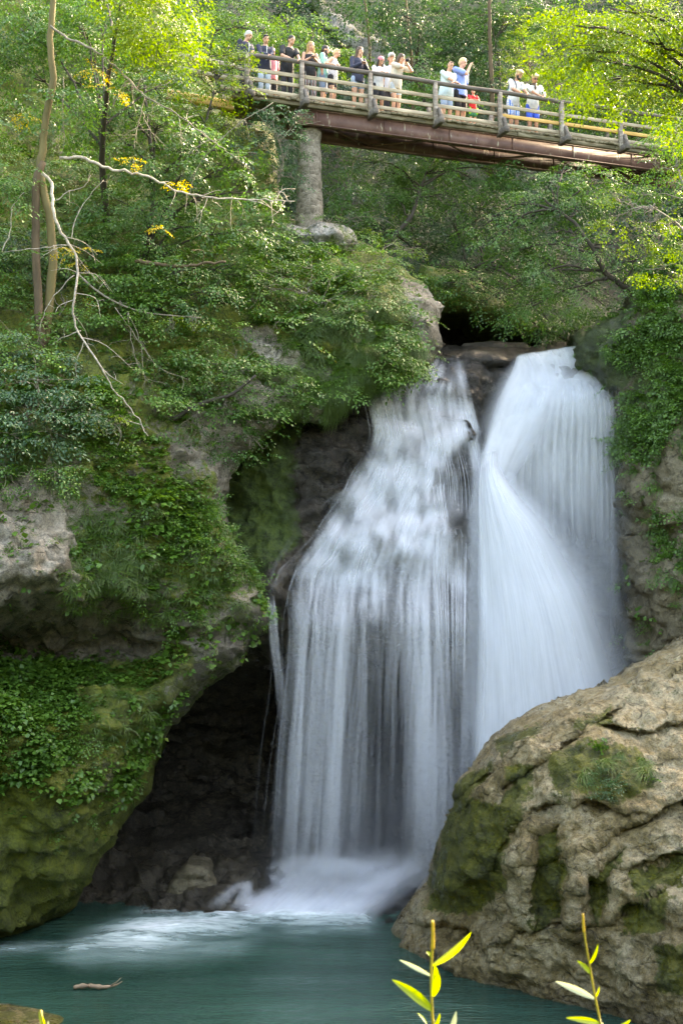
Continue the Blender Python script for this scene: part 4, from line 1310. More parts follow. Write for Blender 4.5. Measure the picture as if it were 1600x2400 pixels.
tree('shrub', 'low green plants growing around the lichen-spotted rock under the pier', 'shrub', Pn(730, 620, 36.0),
     [cl(660, 578, 35.9, .4, .3, .16), cl(720, 588, 35.8, .4, .3, .16), cl(780, 588, 35.8, .4, .3, .16), cl(640, 545, 36.0, .25, .2, .14), cl(830, 575, 36.0, .25, .25, .12), cl(690, 515, 36.6, .22, .2, .12), cl(770, 512, 36.9, .2, .2, .1)], 44, 'herb', 'twig', r=.02, dens=2.0, tpls=SPRAYS_S, tint=(.1, .8), scale=.85)
# ---- left bank: layered trees
tree('tree', 'tree at the top left corner with a bright sunlit crown above the drooping branches', 'tree', Pn(250, 520, 35.5),
     [cl(180, 60, 34.5, .9, .8, .4), cl(240, 150, 34.5, .8, .7, .3), cl(150, 10, 35, 1.1), cl(340, 200, 34.5, .8, .7, .3), cl(40, 60, 35, 1.0), cl(60, 150, 35, .9, .8, .4), cl(400, 190, 34, .6, .6, .25), cl(160, 180, 35, .8, .7, .3), cl(250, 60, 33.5, .7, .7, .35), cl(230, -10, 33, .9, .8, .4)],
     34, 'leaf', 'bark_dark', trunk=[Pn(250, 520, 34.5), Pn(240, 350, 33), Pn(260, 150, 31), Pn(290, -30, 30)], r=.10, dens=1.4, tint=(-.15, .6), droop=.5,
     extra=[('leaf_bright', 'sunlit_crown', [cl(380, 40, 29.5, .8, .8, .4), cl(330, 100, 29.8, .7, .7, .35), cl(400, 100, 30, .45, .5, .25), cl(420, -20, 29.5, .7), cl(300, -40, 29.5, 1.0), cl(310, 40, 30, .6, .6, .3), cl(430, 60, 31, .35, .4, .2), cl(440, 130, 31, .3, .3, .15)], dict(dens=1.3, tint=(0, .8)))])  # sunlit clumps get a brighter leaf colour than the shaded ones
tree('tree', 'big shady tree with layered drooping branches across the middle of the bank', 'tree', Pn(330, 900, 33.5),
     [cl(300, 250, 33.5, .9, .8, .35), cl(220, 290, 33.5, .9, .8, .35), cl(380, 290, 33.5, .9, .8, .35), cl(450, 330, 33.5, .9, .8, .35), cl(330, 370, 33.2, .9, .8, .35), cl(430, 400, 33.2, .9, .8, .35), cl(530, 390, 33.5, .8, .7, .35), cl(500, 450, 33, .9, .8, .3), cl(400, 480, 32.8, .9, .8, .3), cl(590, 450, 33.4, .7, .6, .3), cl(470, 530, 32.8, .8, .8, .3), cl(560, 540, 33, .7, .7, .3), cl(350, 560, 32.5, .9, .8, .3), cl(430, 620, 32.3, .8, .8, .3), cl(540, 620, 32.8, .6, .6, .28), cl(310, 650, 32.2, .9, .8, .3), cl(490, 690, 32.3, .8, .7, .3), cl(390, 720, 32, .8, .8, .28), cl(270, 480, 33, .8, .7, .3), cl(600, 360, 34.5, .6, .6, .3)],
     35, 'leaf', 'bark_dark', trunk=[Pn(340, 900, 33.5), Pn(330, 700, 33.6), Pn(360, 450, 34), Pn(340, 200, 34.5)], r=.11, dens=1.35, tint=(-.1, .65), droop=.5, tw=2)
tree('shrub', 'branch with yellowing leaves drooping in front of the dark hollow on the bank', 'shrub', Pn(130, 690, 31.5),
     [cl(330, 735, 31.2, .30, .3, .12), cl(400, 750, 31.2, .32, .3, .12), cl(450, 748, 31.2, .25, .3, .1), cl(280, 715, 31.2, .28, .3, .12)], 36, 'leaf_bright', 'twig', trunk=[Pn(180, 640, 31.5), Pn(240, 690, 31.3), Pn(330, 730, 31.2), Pn(470, 745, 31.2)], r=.03, dens=2.6, tpls=SPRAYS_S, scale=.8, tint=(0, .6),
     extra=[('leaf_yellow', 'yellow_leaves', [cl(225, 692, 31.2, .22, .2, .09), cl(260, 708, 31.2, .16, .2, .08)], dict(dens=3, tpls=SPRAYS_S, scale=.7))])
tree('shrub', 'bluish-green broad-leaved bush low at the left edge of the bank', 'shrub', Pn(60, 1080, 29.5),
     [cl(30, 890, 29.2, .7, .6, .35), cl(110, 900, 29.2, .6, .5, .3), cl(60, 960, 28.8, .7, .6, .3), cl(160, 950, 29.2, .55, .5, .25), cl(130, 1010, 28.9, .55, .5, .25), cl(210, 970, 29.6, .4, .4, .2), cl(20, 1030, 28.4, .6, .5, .25), cl(-60, 950, 28.5, .8), cl(200, 900, 30, .5, .5, .3), cl(100, 830, 30, .7, .6, .35), cl(20, 800, 30, .7)], 37, 'leaf_blue', 'twig', r=.04, dens=2.0, tint=(.1, .9), tpls=SPRAYS_S, scale=1.2)
tree('shrub', 'herb clump with yellowish leaf tips beside the end of the dead branch', 'shrub', Pn(270, 1060, 30.0),
     [cl(250, 965, 29.9, .45, .4, .16), cl(300, 975, 29.9, .3, .3, .12), cl(200, 985, 29.8, .4, .3, .14), cl(270, 1005, 29.8, .35, .3, .12)], 38, 'leaf_bright', 'twig', r=.02, dens=2.2, tpls=SPRAYS_S, tint=(.0, 1.0))
tree('shrub', 'dark feathery bush overhanging the recess beside the cascade', 'shrub', Pn(540, 960, 32.6),
     [cl(520, 880, 32.2, .6, .5, .3), cl(580, 930, 32.2, .55, .5, .28), cl(500, 960, 31.8, .6, .5, .3), cl(600, 1000, 32.2, .45, .4, .25), cl(540, 1030, 31.8, .5, .4, .25), cl(440, 900, 31.8, .6, .5, .3), cl(600, 1050, 32.2, .25, .3, .18), cl(430, 1000, 31.2, .5), cl(480, 820, 32.4, .6, .5, .3), cl(560, 830, 32.8, .5, .4, .25)], 39, 'leaf', 'twig', r=.04, dens=1.9, tpls=SPRAYS_S, tint=(0, .7))
tree('shrub', 'leafy low shrub on the shelf directly above the pale rock face at the left edge', 'shrub', Pn(60, 1180, 28.8),
     [cl(60, 1110, 28.4, .5, .4, .2), cl(130, 1125, 28.6, .4, .4, .18), cl(-20, 1120, 28.2, .5), cl(170, 1090, 29.0, .4, .3, .2)], 40, 'leaf', 'twig', r=.02, dens=2.2, tpls=SPRAYS_S, tint=(.2, .95))
tree('shrub', 'shaded undergrowth bush around the foot of the two leaning trunks', 'shrub', Pn(120, 860, 31.5),
     [cl(60, 640, 32, .8, .7, .4), cl(160, 680, 32.3, .7, .6, .35), cl(40, 740, 31.5, .8, .7, .4), cl(170, 800, 31.4, .7, .6, .35), cl(260, 830, 31.6, .7, .6, .35), cl(20, 560, 32.5, .8, .7, .5), cl(350, 850, 31.8, .7, .6, .3), cl(200, 580, 33, .7, .6, .4)], 41, 'leaf_dark', 'twig', r=.04, dens=1.2, tint=(0, .9))

# ---- the tall double tree at the left edge with dead branches
rng = np.random.default_rng(77)
tb0 = Pn(105, 900, 30.8)
big = tag(empty('tree', tb0), 'tall double-trunked tree at the left edge with a long pale dead branch hanging down', 'tree')


def sub(mb, name, mat):
    o = mb.build(name, M[mat], big, loc=tb0)
    o.location = (0, 0, 0)
    return o


k_ = MB(); limb(k_, [Pn(100, 900, 30.8), Pn(106, 800, 30.8), Pn(122, 650, 30.8), Pn(120, 520, 30.8), Pn(95, 410, 30.8), Pn(108, 280, 30.8), Pn(126, 180, 30.8), Pn(118, 100, 30.8), Pn(135, -60, 30.8)], .125, .07, 40, 10, .012, rng)
sub(k_, 'trunk', 'bark_green')
k_ = MB(); limb(k_, [Pn(100, 830, 30.6), Pn(92, 720, 30.6), Pn(84, 560, 30.7), Pn(88, 430, 30.75), Pn(100, 380, 30.8)], .11, .095, 24, 9, .01, rng)
sub(k_, 'trunk', 'bark')
dead = [[(98, 405), (122, 430), (126, 500), (155, 560), (182, 610), (178, 680), (172, 740), (190, 790), (225, 840), (262, 905), (305, 955), (348, 1022)],
        [(140, 370), (190, 370), (260, 395), (350, 415), (410, 445), (480, 462), (560, 468), (640, 468), (690, 472)],
        [(118, 60), (150, 85), (215, 115), (262, 150), (310, 195), (340, 225), (400, 258), (460, 300), (520, 345), (590, 400)]]
rads = [(.040, .010), (.042, .010), (.032, .008)]
for k, (ln, rd) in enumerate(zip(dead, rads)):
    yb = (30.2, 31.0, 30.6)[k]
    b = MB()
    pts = [Pn(u, v, yb - .5 * i / len(ln) + .12 * math.sin(i * 2.1)) for i, (u, v) in enumerate(ln)]
    q = limb(b, pts, rd[0], rd[1], 46, 7, .016, rng)
    twiggy(b, q, rng, 14 if k == 0 else 18, 1.1 if k == 0 else .8, .011, .12, 1)
    if k == 0:
        for (w1) in ([(162, 575), (100, 580), (5, 592)], [(5, 592), (28, 530), (27, 490), (58, 450)], [(168, 560), (180, 510), (210, 460), (243, 422)], [(130, 470), (160, 450), (200, 435), (212, 410)], [(175, 645), (130, 690), (100, 740), (94, 790)], [(190, 775), (150, 790), (118, 810)], [(198, 800), (180, 850), (178, 900)], [(170, 590), (140, 580), (95, 605)]):
            qq = limb(b, [Pn(u, v, 30.1) for (u, v) in w1], .014, .005, 14, 5, .012, rng)
            twiggy(b, qq, rng, 3, .35, .006, .1, 0)
    o = sub(b, 'branch', 'deadwood' if k != 2 else 'twig')
    o['label'] = ('pale dead branch hanging in a long curve', 'long bare branch reaching across towards the pier', 'bare grey branch slanting down to the bridge')[k]
for s in ([(640, 240), (560, 290), (470, 380), (440, 470)], [(300, 730), (330, 800), (340, 880), (390, 900)], [(270, 720), (320, 790), (370, 860), (440, 890)], [(300, 735), (315, 830), (350, 900)], [(150, 180), (148, 260), (150, 340), (140, 365)], [(340, 225), (330, 270), (322, 300), (315, 350)], [(332, 260), (350, 300), (380, 335)]):
    b = MB()                                          # fine bare twigs hanging on the bank
    q = limb(b, [Pn(u, v, 30.9) for (u, v) in s], .012, .005, 16, 5, .01, rng)
    twiggy(b, q, rng, 8, .6, .005, .2, 1)
    sub(b, 'hanging_twig', 'twig')
cb = MB()
crown(cb, [cl(60, 30, 33.5, .9), cl(160, 60, 33.5, .9, .8, .4), cl(30, 190, 32.5, .7, .7, .3), cl(70, 240, 31, .6, .6, .25), cl(190, 210, 31, .7, .7, .3), cl(20, 420, 30.8, .6, .6, .3), cl(30, 460, 30.6, .5, .5, .25), cl(-60, 300, 31, .9), cl(170, 110, 33.2, .6, .6, .3), cl(10, 610, 30.5, .4, .4, .25), cl(90, 110, 33.4, .7, .7, .35), cl(130, 290, 31.4, .5, .5, .25)], rng, 1.1, SPRAYS, .45, 1.0, (.1, .9))
sub(cb, 'crown', 'leaf')
cb = MB()
crown(cb, [cl(235, 190, 30.5, .32, .3, .16), cl(270, 220, 30.5, .2, .2, .1), cl(150, 605, 30.2, .25, .2, .08), cl(305, 385, 30.6, .14, .15, .08), cl(195, 612, 30.2, .15, .15, .06), cl(370, 530, 31, .1, .1, .05), cl(65, 285, 30.6, .08, .08, .06), cl(410, 410, 31, .1, .1, .06), cl(215, 165, 30.5, .2, .2, .1)], rng, 1.3, SPRAYS_S, .3, .7)
sub(cb, 'yellow_leaves', 'leaf_yellow')

# fallen logs lodged on the bank
for ln, Y, r_, lab, mt in (([(250, 1010), (330, 1012), (400, 985), (470, 945), (540, 925), (600, 880)], 31.2, .075, 'dark fallen trunk lying slanted across the bank above the rock recess', 'bark_dark'),
                       ([(318, 612), (370, 620), (430, 624), (480, 618), (530, 614)], 31.7, .06, 'smooth grey-brown log lying level among the leaves of the bank', 'bark')):
    b = MB()
    q = limb(b, [Pn(u, v, Y) for (u, v) in ln], r_, r_ * .45, 24, 8, .012, rng)
    twiggy(b, q, rng, 6, .7, .012, -.1, 1)
    tag(b.build('fallen_log', M[mt], loc=Pn(*ln[0], Y)), lab, 'log')

# ---- ground cover on the bank, the knoll and the gorge wall
rng = np.random.default_rng(55)


def wA(u, v, p, n):
    patch = np.clip(.40 + 1.9 * fbm(p * .8, 3, 31) + .9 * fbm(p * 2.5, 2, 32), 0, 1.5)
    zone = sstep(880, 960, v) * (1 - sstep(1860, 2010, v)) + .8 * sstep(560, 600, u) * sstep(560, 600, v) * (1 - sstep(940, 960, v)) + .25 * (1 - sstep(880, 960, v))
    over = 1 - .92 * soft_poly(u, v, [(-300, 1425), (200, 1420), (430, 1425), (450, 1470), (330, 1530), (120, 1560), (-300, 1610)], 25)
    low = 1 - .85 * sstep(1840, 1900, v + .25 * u)
    return patch * zone * over * low * (1 - .93 * bare(u, v)) * np.clip(.5 + n[..., 2], .15, 1.2)


g1 = MB()
p, nn_, u, v = surf_pick(A_s, wA, 12000, rng)
put(g1, ROS, p, nn_ * np.array([1, 1, .2]) + np.array([0, -.4, 0]) + rng.normal(0, .25, p.shape), np.tile((0, -.55, 1.0), (len(p), 1)) + nn_ * .5, rng.uniform(.6, 1.1, len(p)) * (1 + .8 * np.clip(fbm(p * .7, 2, 46) * 2, 0, 1)), rng, np.clip(.45 + .7 * fbm(p * .9, 2, 41) + rng.normal(0, .16, len(p)), 0, 1))
p, nn_, u, v = surf_pick(A_s, lambda u, v, p, n: (1 - sstep(880, 1000, v)) * np.clip(.25 + 2.2 * fbm(p * .55, 3, 36), 0, 1.5) * (1 - .9 * bare(u, v)), 3600, rng)
hh = p[:, 2] * 1.6 + .8 * fbm(p * .35, 2, 57)
keep = (hh % 1) < .62
p, nn_ = p[keep], nn_[keep]
put(g1, SPRAYS, p + np.array([0, -1, .1]) * rng.uniform(.1, .9, len(p))[:, None], nn_ * np.array([1, 1, .2]) + rng.normal(0, .45, p.shape) * np.array([1, 1, .3]) + np.array([0, -.3, -.35]), np.tile((0, -.25, 1.0), (len(p), 1)), rng.uniform(.7, 1.35, len(p)), rng, np.clip(.45 + .7 * fbm(p * .5, 2, 44) + rng.normal(0, .18, len(p)), 0, .95))
p, nn_, u, v = surf_pick(A_s, lambda u, v, p, n: wA(u, v, p, n) * (fbm(p * .7, 2, 49) > .08), 2000, rng)
put(g1, ROS_L, p, nn_ + np.array([0, -.3, .2]), np.tile((0, -.6, 1.0), (len(p), 1)), rng.uniform(.7, 1.3, len(p)), rng)
p, nn_, u, v = surf_pick(A_s, lambda u, v, p, n: wA(u, v, p, n) * (fbm(p * .55, 2, 47) > .02), 1500, rng)
put(g1, SPRAYS_S, p, nn_ + rng.normal(0, .4, p.shape) + np.array([0, 0, -.2]), np.tile((0, -.35, 1.0), (len(p), 1)), rng.uniform(.5, .95, len(p)), rng, np.clip(rng.uniform(0, .8, len(p)), 0, 1))
p, nn_, u, v = surf_pick(A_s, lambda u, v, p, n: soft_poly(u, v, [(-300, 1570), (250, 1545), (420, 1600), (360, 1800), (300, 1860), (-300, 1880)], 40) * np.clip(.3 + 2 * fbm(p * .9, 3, 37), 0, 1.5), 3800, rng)
put(g1, ROS, p, nn_ * np.array([1, 1, .2]) + np.array([0, -.4, 0]) + rng.normal(0, .25, p.shape), np.tile((0, -.55, 1.0), (len(p), 1)) + nn_ * .5, rng.uniform(.8, 1.7, len(p)), rng, np.clip(.3 + .6 * fbm(p * .9, 2, 41) + rng.normal(0, .16, len(p)), 0, 1))
tag(g1.build('bank_undergrowth', M['herb']), 'low ivy, herbs and ferns covering the rocky left bank', 'ground cover', kind='stuff')

g2 = MB()


def wG(u, v, p, n):
    a = soft_poly(u, v, [(760, 720), (920, 650), (950, 760), (985, 850), (880, 900), (740, 900), (620, 880)], 30) * 1.6
    b_ = soft_poly(u, v, [(150, 1220), (560, 1180), (620, 1420), (400, 1440), (170, 1420)], 40) * .5
    c = soft_poly(u, v, [(740, 900), (860, 870), (860, 930), (720, 980), (640, 960)], 20) * 1.4
    e = soft_poly(u, v, [(-200, 960), (180, 1000), (170, 1160), (-200, 1180)], 30) * .8
    f = soft_poly(u, v, [(200, 1580), (330, 1560), (360, 1720), (180, 1760)], 40) * .4
    return (a + b_ + c + e + f) * np.clip(.6 + fbm(p * 1.5, 2, 81), 0, 2) * (1 - .85 * bare(u, v))


p, nn_, u, v = surf_pick(A_s, wG, 3000, rng)
put(g2, GRS, p, nn_ + np.array([0, -.5, 0]), np.tile((0, 0, 1.0), (len(p), 1)), rng.uniform(.7, 1.4, len(p)), rng)
p, nn_, u, v = surf_pick(A_s, lambda u, v, p, n: soft_poly(u, v, [(830, 790), (955, 770), (985, 830), (975, 875), (900, 905), (780, 910)], 14) + .6 * soft_poly(u, v, [(760, 905), (850, 880), (840, 930), (760, 975)], 15), 1500, rng)
put(g2, GRS_L, p, nn_ + np.array([0, -.5, 0]), np.tile((0, 0, 1.0), (len(p), 1)), rng.uniform(.6, 1.15, len(p)), rng, rng.uniform(.2, .9, len(p)))
tag(g2.build('bank_grass', M['grass']), 'long green grass hanging over the knoll beside the cascade lip', 'grass', kind='stuff')

g3 = MB()


def wW(u, v, p, n):
    return np.clip(.30 + 2.0 * fbm(p * .8, 3, 51), 0, 1.5) * ((1 - sstep(1080, 1230, v)) * sstep(1370, 1440, u) + .22 * (1 - sstep(1300, 1440, v)) * sstep(1500, 1560, u) + .03)


p, nn_, u, v = surf_pick(W_s, wW, 2600, rng)
put(g3, ROS, p, nn_ + np.array([-.2, -.4, 0]) + rng.normal(0, .25, p.shape), np.tile((0, -.5, 1.0), (len(p), 1)), rng.uniform(.7, 1.4, len(p)), rng, rng.uniform(0, .8, len(p)))
p, nn_, u, v = surf_pick(W_s, wW, 1300, rng)
put(g3, SPRAYS_S, p, nn_ + np.array([-.2, -.3, -.3]) + rng.normal(0, .3, p.shape), np.tile((0, -.4, 1.0), (len(p), 1)), rng.uniform(.6, 1.3, len(p)), rng, rng.uniform(0, .7, len(p)))
p, nn_, u, v = surf_pick(W_s, wW, 1200, rng)
put(g3, GRS_L, p, nn_ + np.array([-.2, -.3, 0]), np.tile((0, 0, 1.0), (len(p), 1)), rng.uniform(.5, 1.0, len(p)), rng, rng.uniform(0, .7, len(p)))
tag(g3.build('wall_undergrowth', M['herb']), 'hanging plants and grass on the misty gorge wall beside the big fall', 'ground cover', kind='stuff')


# ---- plants on the boulder
def near_b(u, v):
    i = np.argmin((B_s['u'] - u) ** 2 + (B_s['v'] - v) ** 2)
    return B_s['pos'][i], B_s['nr'][i]


rng = np.random.default_rng(91)


def clump(name, label, cat, spots, kinds, mat):
    b0, _ = near_b(*spots[0][:2])
    mb = MB()
    for (u, v, n, sp_, sc_) in spots:
        pp_, nn_ = near_b(u, v)
        p = pp_ + rng.normal(0, sp_, (n, 3)) * np.array([1, .3, 1]) + nn_ * .03
        put(mb, kinds, p, np.tile(nn_, (n, 1)) + rng.normal(0, .35, (n, 3)) + np.array([0, -.4, .1]), np.tile((0, -.2, 1.0), (n, 1)), sc_ * rng.uniform(.7, 1.2, n), rng, rng.uniform(.2, .9, n))
    return tag(mb.build(name, M[mat], loc=b0), label, cat)


clump('grass_tuft', 'arching grass tuft low beside the fern on the mossy boulder', 'grass tuft', [(1365, 1815, 6, .05, 1.1)], GRS_L, 'grass')
clump('grass_tuft', 'tall pale grass tuft directly above the fern in the middle of the boulder', 'grass tuft', [(1415, 1790, 9, .06, 1.0), (1450, 1770, 3, .05, .8)], GRS_L, 'grass')
clump('grass_tuft', 'narrow hanging grass tuft on the boulder further right than the fern', 'grass tuft', [(1505, 1775, 8, .05, 1.0), (1515, 1810, 5, .05, .9)], GRS_L, 'grass')
clump('fern', 'dark green leafy clump rooted in a mossy hollow of the boulder', 'fern', [(1410, 1835, 16, .12, .62), (1440, 1850, 14, .10, .6), (1400, 1860, 10, .10, .55)], SPRAYS_S, 'leaf_blue')
clump('herb', 'small round-leaved herb at the upper rim of the mossy hollow on the boulder', 'plant', [(1400, 1757, 12, .07, .85)], ROS, 'herb')
clump('herb', 'round-leaved herb trailing under the narrow grass tuft on the boulder', 'plant', [(1520, 1835, 8, .07, .8)], ROS, 'herb')
# ================================================================== WATER
t = NT('white_water')
uv = t.attr('uvw', 'Vector')
sx = t.n('ShaderNodeSeparateXYZ'); t.lk(uv, sx.inputs[0])
mp = t.n('ShaderNodeMapping'); mp.inputs['Scale'].default_value = (2.2, .16, 11.3); t.lk(uv, mp.inputs['Vector'])
st = t.noise(mp.outputs[0], 2.6, 4, .62)
mp2 = t.n('ShaderNodeMapping'); mp2.inputs['Scale'].default_value = (9.0, .10, 5.1); t.lk(uv, mp2.inputs['Vector'])
st2 = t.noise(mp2.outputs[0], 2.0, 3, .6)
stk = t.math('ADD', t.math('MULTIPLY', st, .6), t.math('MULTIPLY', st2, .4))
ed = t.attr('edge')
al = t.math('MULTIPLY', t.math('MULTIPLY', t.attr('al'), ed), t.math('ADD', t.math('MULTIPLY', t.attr('con'), t.rng(stk, .30, .66, .05, 1.2)), t.math('SUBTRACT', 1.0, t.attr('con'))), True)
col = t.mix(st, (.78, .81, .86), (.84, .86, .90))
df = t.n('ShaderNodeBsdfDiffuse'); t.lk(col, df.inputs['Color'])
tr = t.n('ShaderNodeBsdfTranslucent'); t.lk(col, tr.inputs['Color'])
mx = t.n('ShaderNodeMixShader'); mx.inputs[0].default_value = .45
t.lk(df.outputs[0], mx.inputs[1]); t.lk(tr.outputs[0], mx.inputs[2])
tp = t.n('ShaderNodeBsdfTransparent')
m2 = t.n('ShaderNodeMixShader'); t.lk(al, m2.inputs[0]); t.lk(tp.outputs[0], m2.inputs[1]); t.lk(mx.outputs[0], m2.inputs[2])
M['white_water'] = t.done(m2)


def D_full(u, v):
    t_ = np.zeros(np.shape(u))
    return D_depth(u, v) + D_shape(u, v)


def pts3(poly, off=.28):
    r = []
    for q in poly:
        r.append((q[0], q[1], q[2] if len(q) > 2 else float(D_full(np.array(float(q[0])), np.array(float(q[1])))) - off))
    return np.array(r, float)


def bundle(mb, L, R, n, width, alpha, rng, off=.28, fin=.08, fout=.0, m=26, lat=.03, dep=.14, prof=None, seg=4, bow=.12, con=.6, yf=None, gaps=None):
    """Silky strands of falling water between two edge paths."""
    L, R = (pts3(L, off), pts3(R, off)) if yf is None else (np.array([(q[0], q[1], 0) for q in L], float), np.array([(q[0], q[1], 0) for q in R], float))
    s_all = (np.arange(n) + rng.uniform(0, 1, n)) / n
    if prof is not None:
        xs = np.linspace(0, 1, len(prof)); w_ = np.asarray(prof, float)
        cdf = np.concatenate([[0], np.cumsum((w_[1:] + w_[:-1]) / 2)]); cdf /= cdf[-1]
        s_all = np.interp(s_all, cdf, xs)
    for s in s_all:
        q = L * (1 - s) + R * s
        k = len(q)
        wob = np.cumsum(rng.normal(0, 1, k)); wob -= wob[0]
        sp_ = np.abs(R[:, 0] - L[:, 0])
        q = q.copy()
        q[:, 0] += lat * sp_ * wob * .6
        dd_ = rng.uniform(-dep, dep)
        if yf is None:
            q[:, 2] += dd_
            c = catmull(Pn(q[:, 0], q[:, 1], q[:, 2]), m)
        else:
            q = catmull(q[:, :2], m)
            c = Pn(q[:, 0], q[:, 1], yf(q[:, 0], q[:, 1]) + .4 * dd_)
        # random part of the run for shorter strands
        a0 = rng.uniform(0, .12); a1 = 1 - rng.uniform(0, .12)
        tt = np.linspace(0, 1, m)
        tan = np.gradient(c, axis=0); tan /= np.linalg.norm(tan, axis=1)[:, None] + 1e-9
        nrm = np.tile((0, -1.0, .25), (m, 1)); nrm /= np.linalg.norm(nrm, axis=1)[:, None]
        sd_ = np.cross(tan, nrm); sd_ /= np.linalg.norm(sd_, axis=1)[:, None] + 1e-9
        fr = np.cross(sd_, tan)
        fr = np.where(fr[:, 1:2] > 0, -fr, fr)
        w_ = width * rng.uniform(.55, 1.35) * (.8 + .4 * tt)
        ac = np.linspace(-1, 1, seg + 1)
        V = c[:, None, :] + sd_[:, None, :] * (w_[:, None] * .5 * ac[None])[..., None] + fr[:, None, :] * (bow * w_[:, None] * .5 * (1 - ac[None] ** 2))[..., None]
        ln = np.concatenate([[0], np.cumsum(np.linalg.norm(np.diff(c, axis=0), axis=1))])
        A = alpha * rng.uniform(.55, 1.2) * sstep(a0 - .001, a0 + max(fin, .02), tt) * (1 - sstep(a1 - max(fout, .06), a1 + .001, tt) * (1 if fout > 0 else .65))
        if gaps is not None: A = A * gaps(q[:, 0], q[:, 1], s)
        E = (1 - ac ** 2) ** 1.3
        sed = rng.uniform(0, 50)
        uvw = np.stack([np.tile(ac * w_.mean() + sed, (m, 1)), np.tile(ln[:, None], (1, seg + 1)), np.full((m, seg + 1), sed * .37)], -1).reshape(-1, 3)
        i, j = np.meshgrid(np.arange(m - 1), np.arange(seg), indexing='ij')
        b = seg + 1
        Q = np.stack([i * b + j, (i + 1) * b + j, (i + 1) * b + j + 1, i * b + j + 1], -1).reshape(-1, 4)
        mb.add(V.reshape(-1, 3), [Q], uvw=uvw, edge=np.tile(E, m), al=np.repeat(A, b), con=con)


def sheet(mb, L, R, alpha, rng, off=.25, nu=40, m=50, fin=.1, fout=.0, soft=.18, rip=.06, softL=None, softR=None, bulge=0.0, con=.35):
    """A broad body of water between two edge paths, thinning towards its sides."""
    L, R = pts3(L, off), pts3(R, off)
    lc, rc = catmull(L, m), catmull(R, m)
    s = np.linspace(0, 1, nu)
    q = lc[:, None] * (1 - s)[None, :, None] + rc[:, None] * s[None, :, None]
    pos = Pn(q[..., 0], q[..., 1], q[..., 2])
    sed = rng.uniform(0, 30)
    ws = np.linalg.norm(pos[:, -1] - pos[:, 0], axis=1).mean()
    ln = np.concatenate([[0], np.cumsum(np.linalg.norm(np.diff(pos[:, nu // 2], axis=0), axis=1))])
    X = np.stack([np.tile(s * ws * 2.2 + sed, (m, 1)), np.tile(ln[:, None] * .4, (1, nu)), np.full((m, nu), sed)], -1)
    pos[..., 1] -= rip * 2.2 * fbm(X, 3, 5) + bulge * (1 - (2 * s - 1) ** 2)[None]
    tt = np.linspace(0, 1, m)
    sl_, sr_ = softL or soft, softR or soft
    E = sstep(0, sl_, s) * sstep(0, sr_, 1 - s)
    A = alpha * sstep(0, fin, tt) * ((1 - sstep(1 - fout, 1, tt)) if fout > 0 else 1)
    uvw = np.stack([np.tile(s * ws + sed, (m, 1)), np.tile(ln[:, None], (1, nu)), np.full((m, nu), sed)], -1).reshape(-1, 3)
    i, j = np.meshgrid(np.arange(m - 1), np.arange(nu - 1), indexing='ij')
    Q = np.stack([i * nu + j, (i + 1) * nu + j, (i + 1) * nu + j + 1, i * nu + j + 1], -1).reshape(-1, 4)
    mb.add(pos.reshape(-1, 3), [Q], uvw=uvw, edge=np.tile(E, m), al=np.repeat(A, nu), con=con)


rng = np.random.default_rng(404)
wroot = tag(empty('waterfall', P(950, 2050, 33.5)), 'stepped left cascade spreading over dark ledges, then falling as thin veils past a dark cave', 'waterfall')
wl = np.array(P(950, 2050, 33.5))


def wbuild(mb, name, root, loc):
    o = mb.build(name, M['white_water'], root, loc=loc)
    o.location = (0, 0, 0)
    return o


# where the water lies on the rock: a smoothed copy of the real rock face
_yg = D_s['Ygrid'].copy()
for _ in range(2):
    _q = np.pad(_yg, 1, mode='edge')
    _yg = np.min([_q[i:i + _yg.shape[0], j:j + _yg.shape[1]] for i in range(3) for j in range(3)], 0)
for _ in range(5):
    _yg[1:-1, 1:-1] = (_yg[1:-1, 1:-1] * 2 + _yg[:-2, 1:-1] + _yg[2:, 1:-1] + _yg[1:-1, :-2] + _yg[1:-1, 2:]) / 6


def drape(u, v, off=.10):
    fu = np.clip((np.asarray(u, float) - D_s['us'][0]) / 6, 0, _yg.shape[1] - 1.001); fv = np.clip((np.asarray(v, float) - D_s['vs'][0]) / 6, 0, _yg.shape[0] - 1.001)
    i, j = fv.astype(int), fu.astype(int); a_, b_ = fv - i, fu - j
    y = _yg[i, j] * (1 - a_) * (1 - b_) + _yg[i + 1, j] * a_ * (1 - b_) + _yg[i, j + 1] * (1 - a_) * b_ + _yg[i + 1, j + 1] * a_ * b_
    return y - off


FY = 33.1


def drape_fall(u, v):
    f = sstep(1335, 1480, v)
    return drape(u, np.minimum(v, 1350), .14) * (1 - f) + f * FY


vp = np.array([.22, .75, 1.1, .50, .42, 1.05, .80, .22, .06, .04, .04, .05, .20, .85, 1.15, .95, .38, .16, .20, .10, .06, .03])
cL = [(1000, 832), (975, 850), (925, 880), (872, 915), (874, 960), (884, 1004), (884, 1030), (866, 1075), (848, 1112), (828, 1150), (808, 1180), (786, 1215), (763, 1260), (736, 1305), (712, 1345), (703, 1400), (698, 1480), (690, 1600), (676, 1780), (655, 2080)]
cR = [(1078, 832), (1084, 862), (1092, 900), (1100, 935), (1108, 970), (1112, 1006), (1116, 1036), (1124, 1072), (1128, 1110), (1118, 1150), (1112, 1185), (1104, 1220), (1100, 1262), (1098, 1305), (1098, 1345), (1099, 1400), (1100, 1480), (1102, 1600), (1102, 1780), (1097, 2080)]


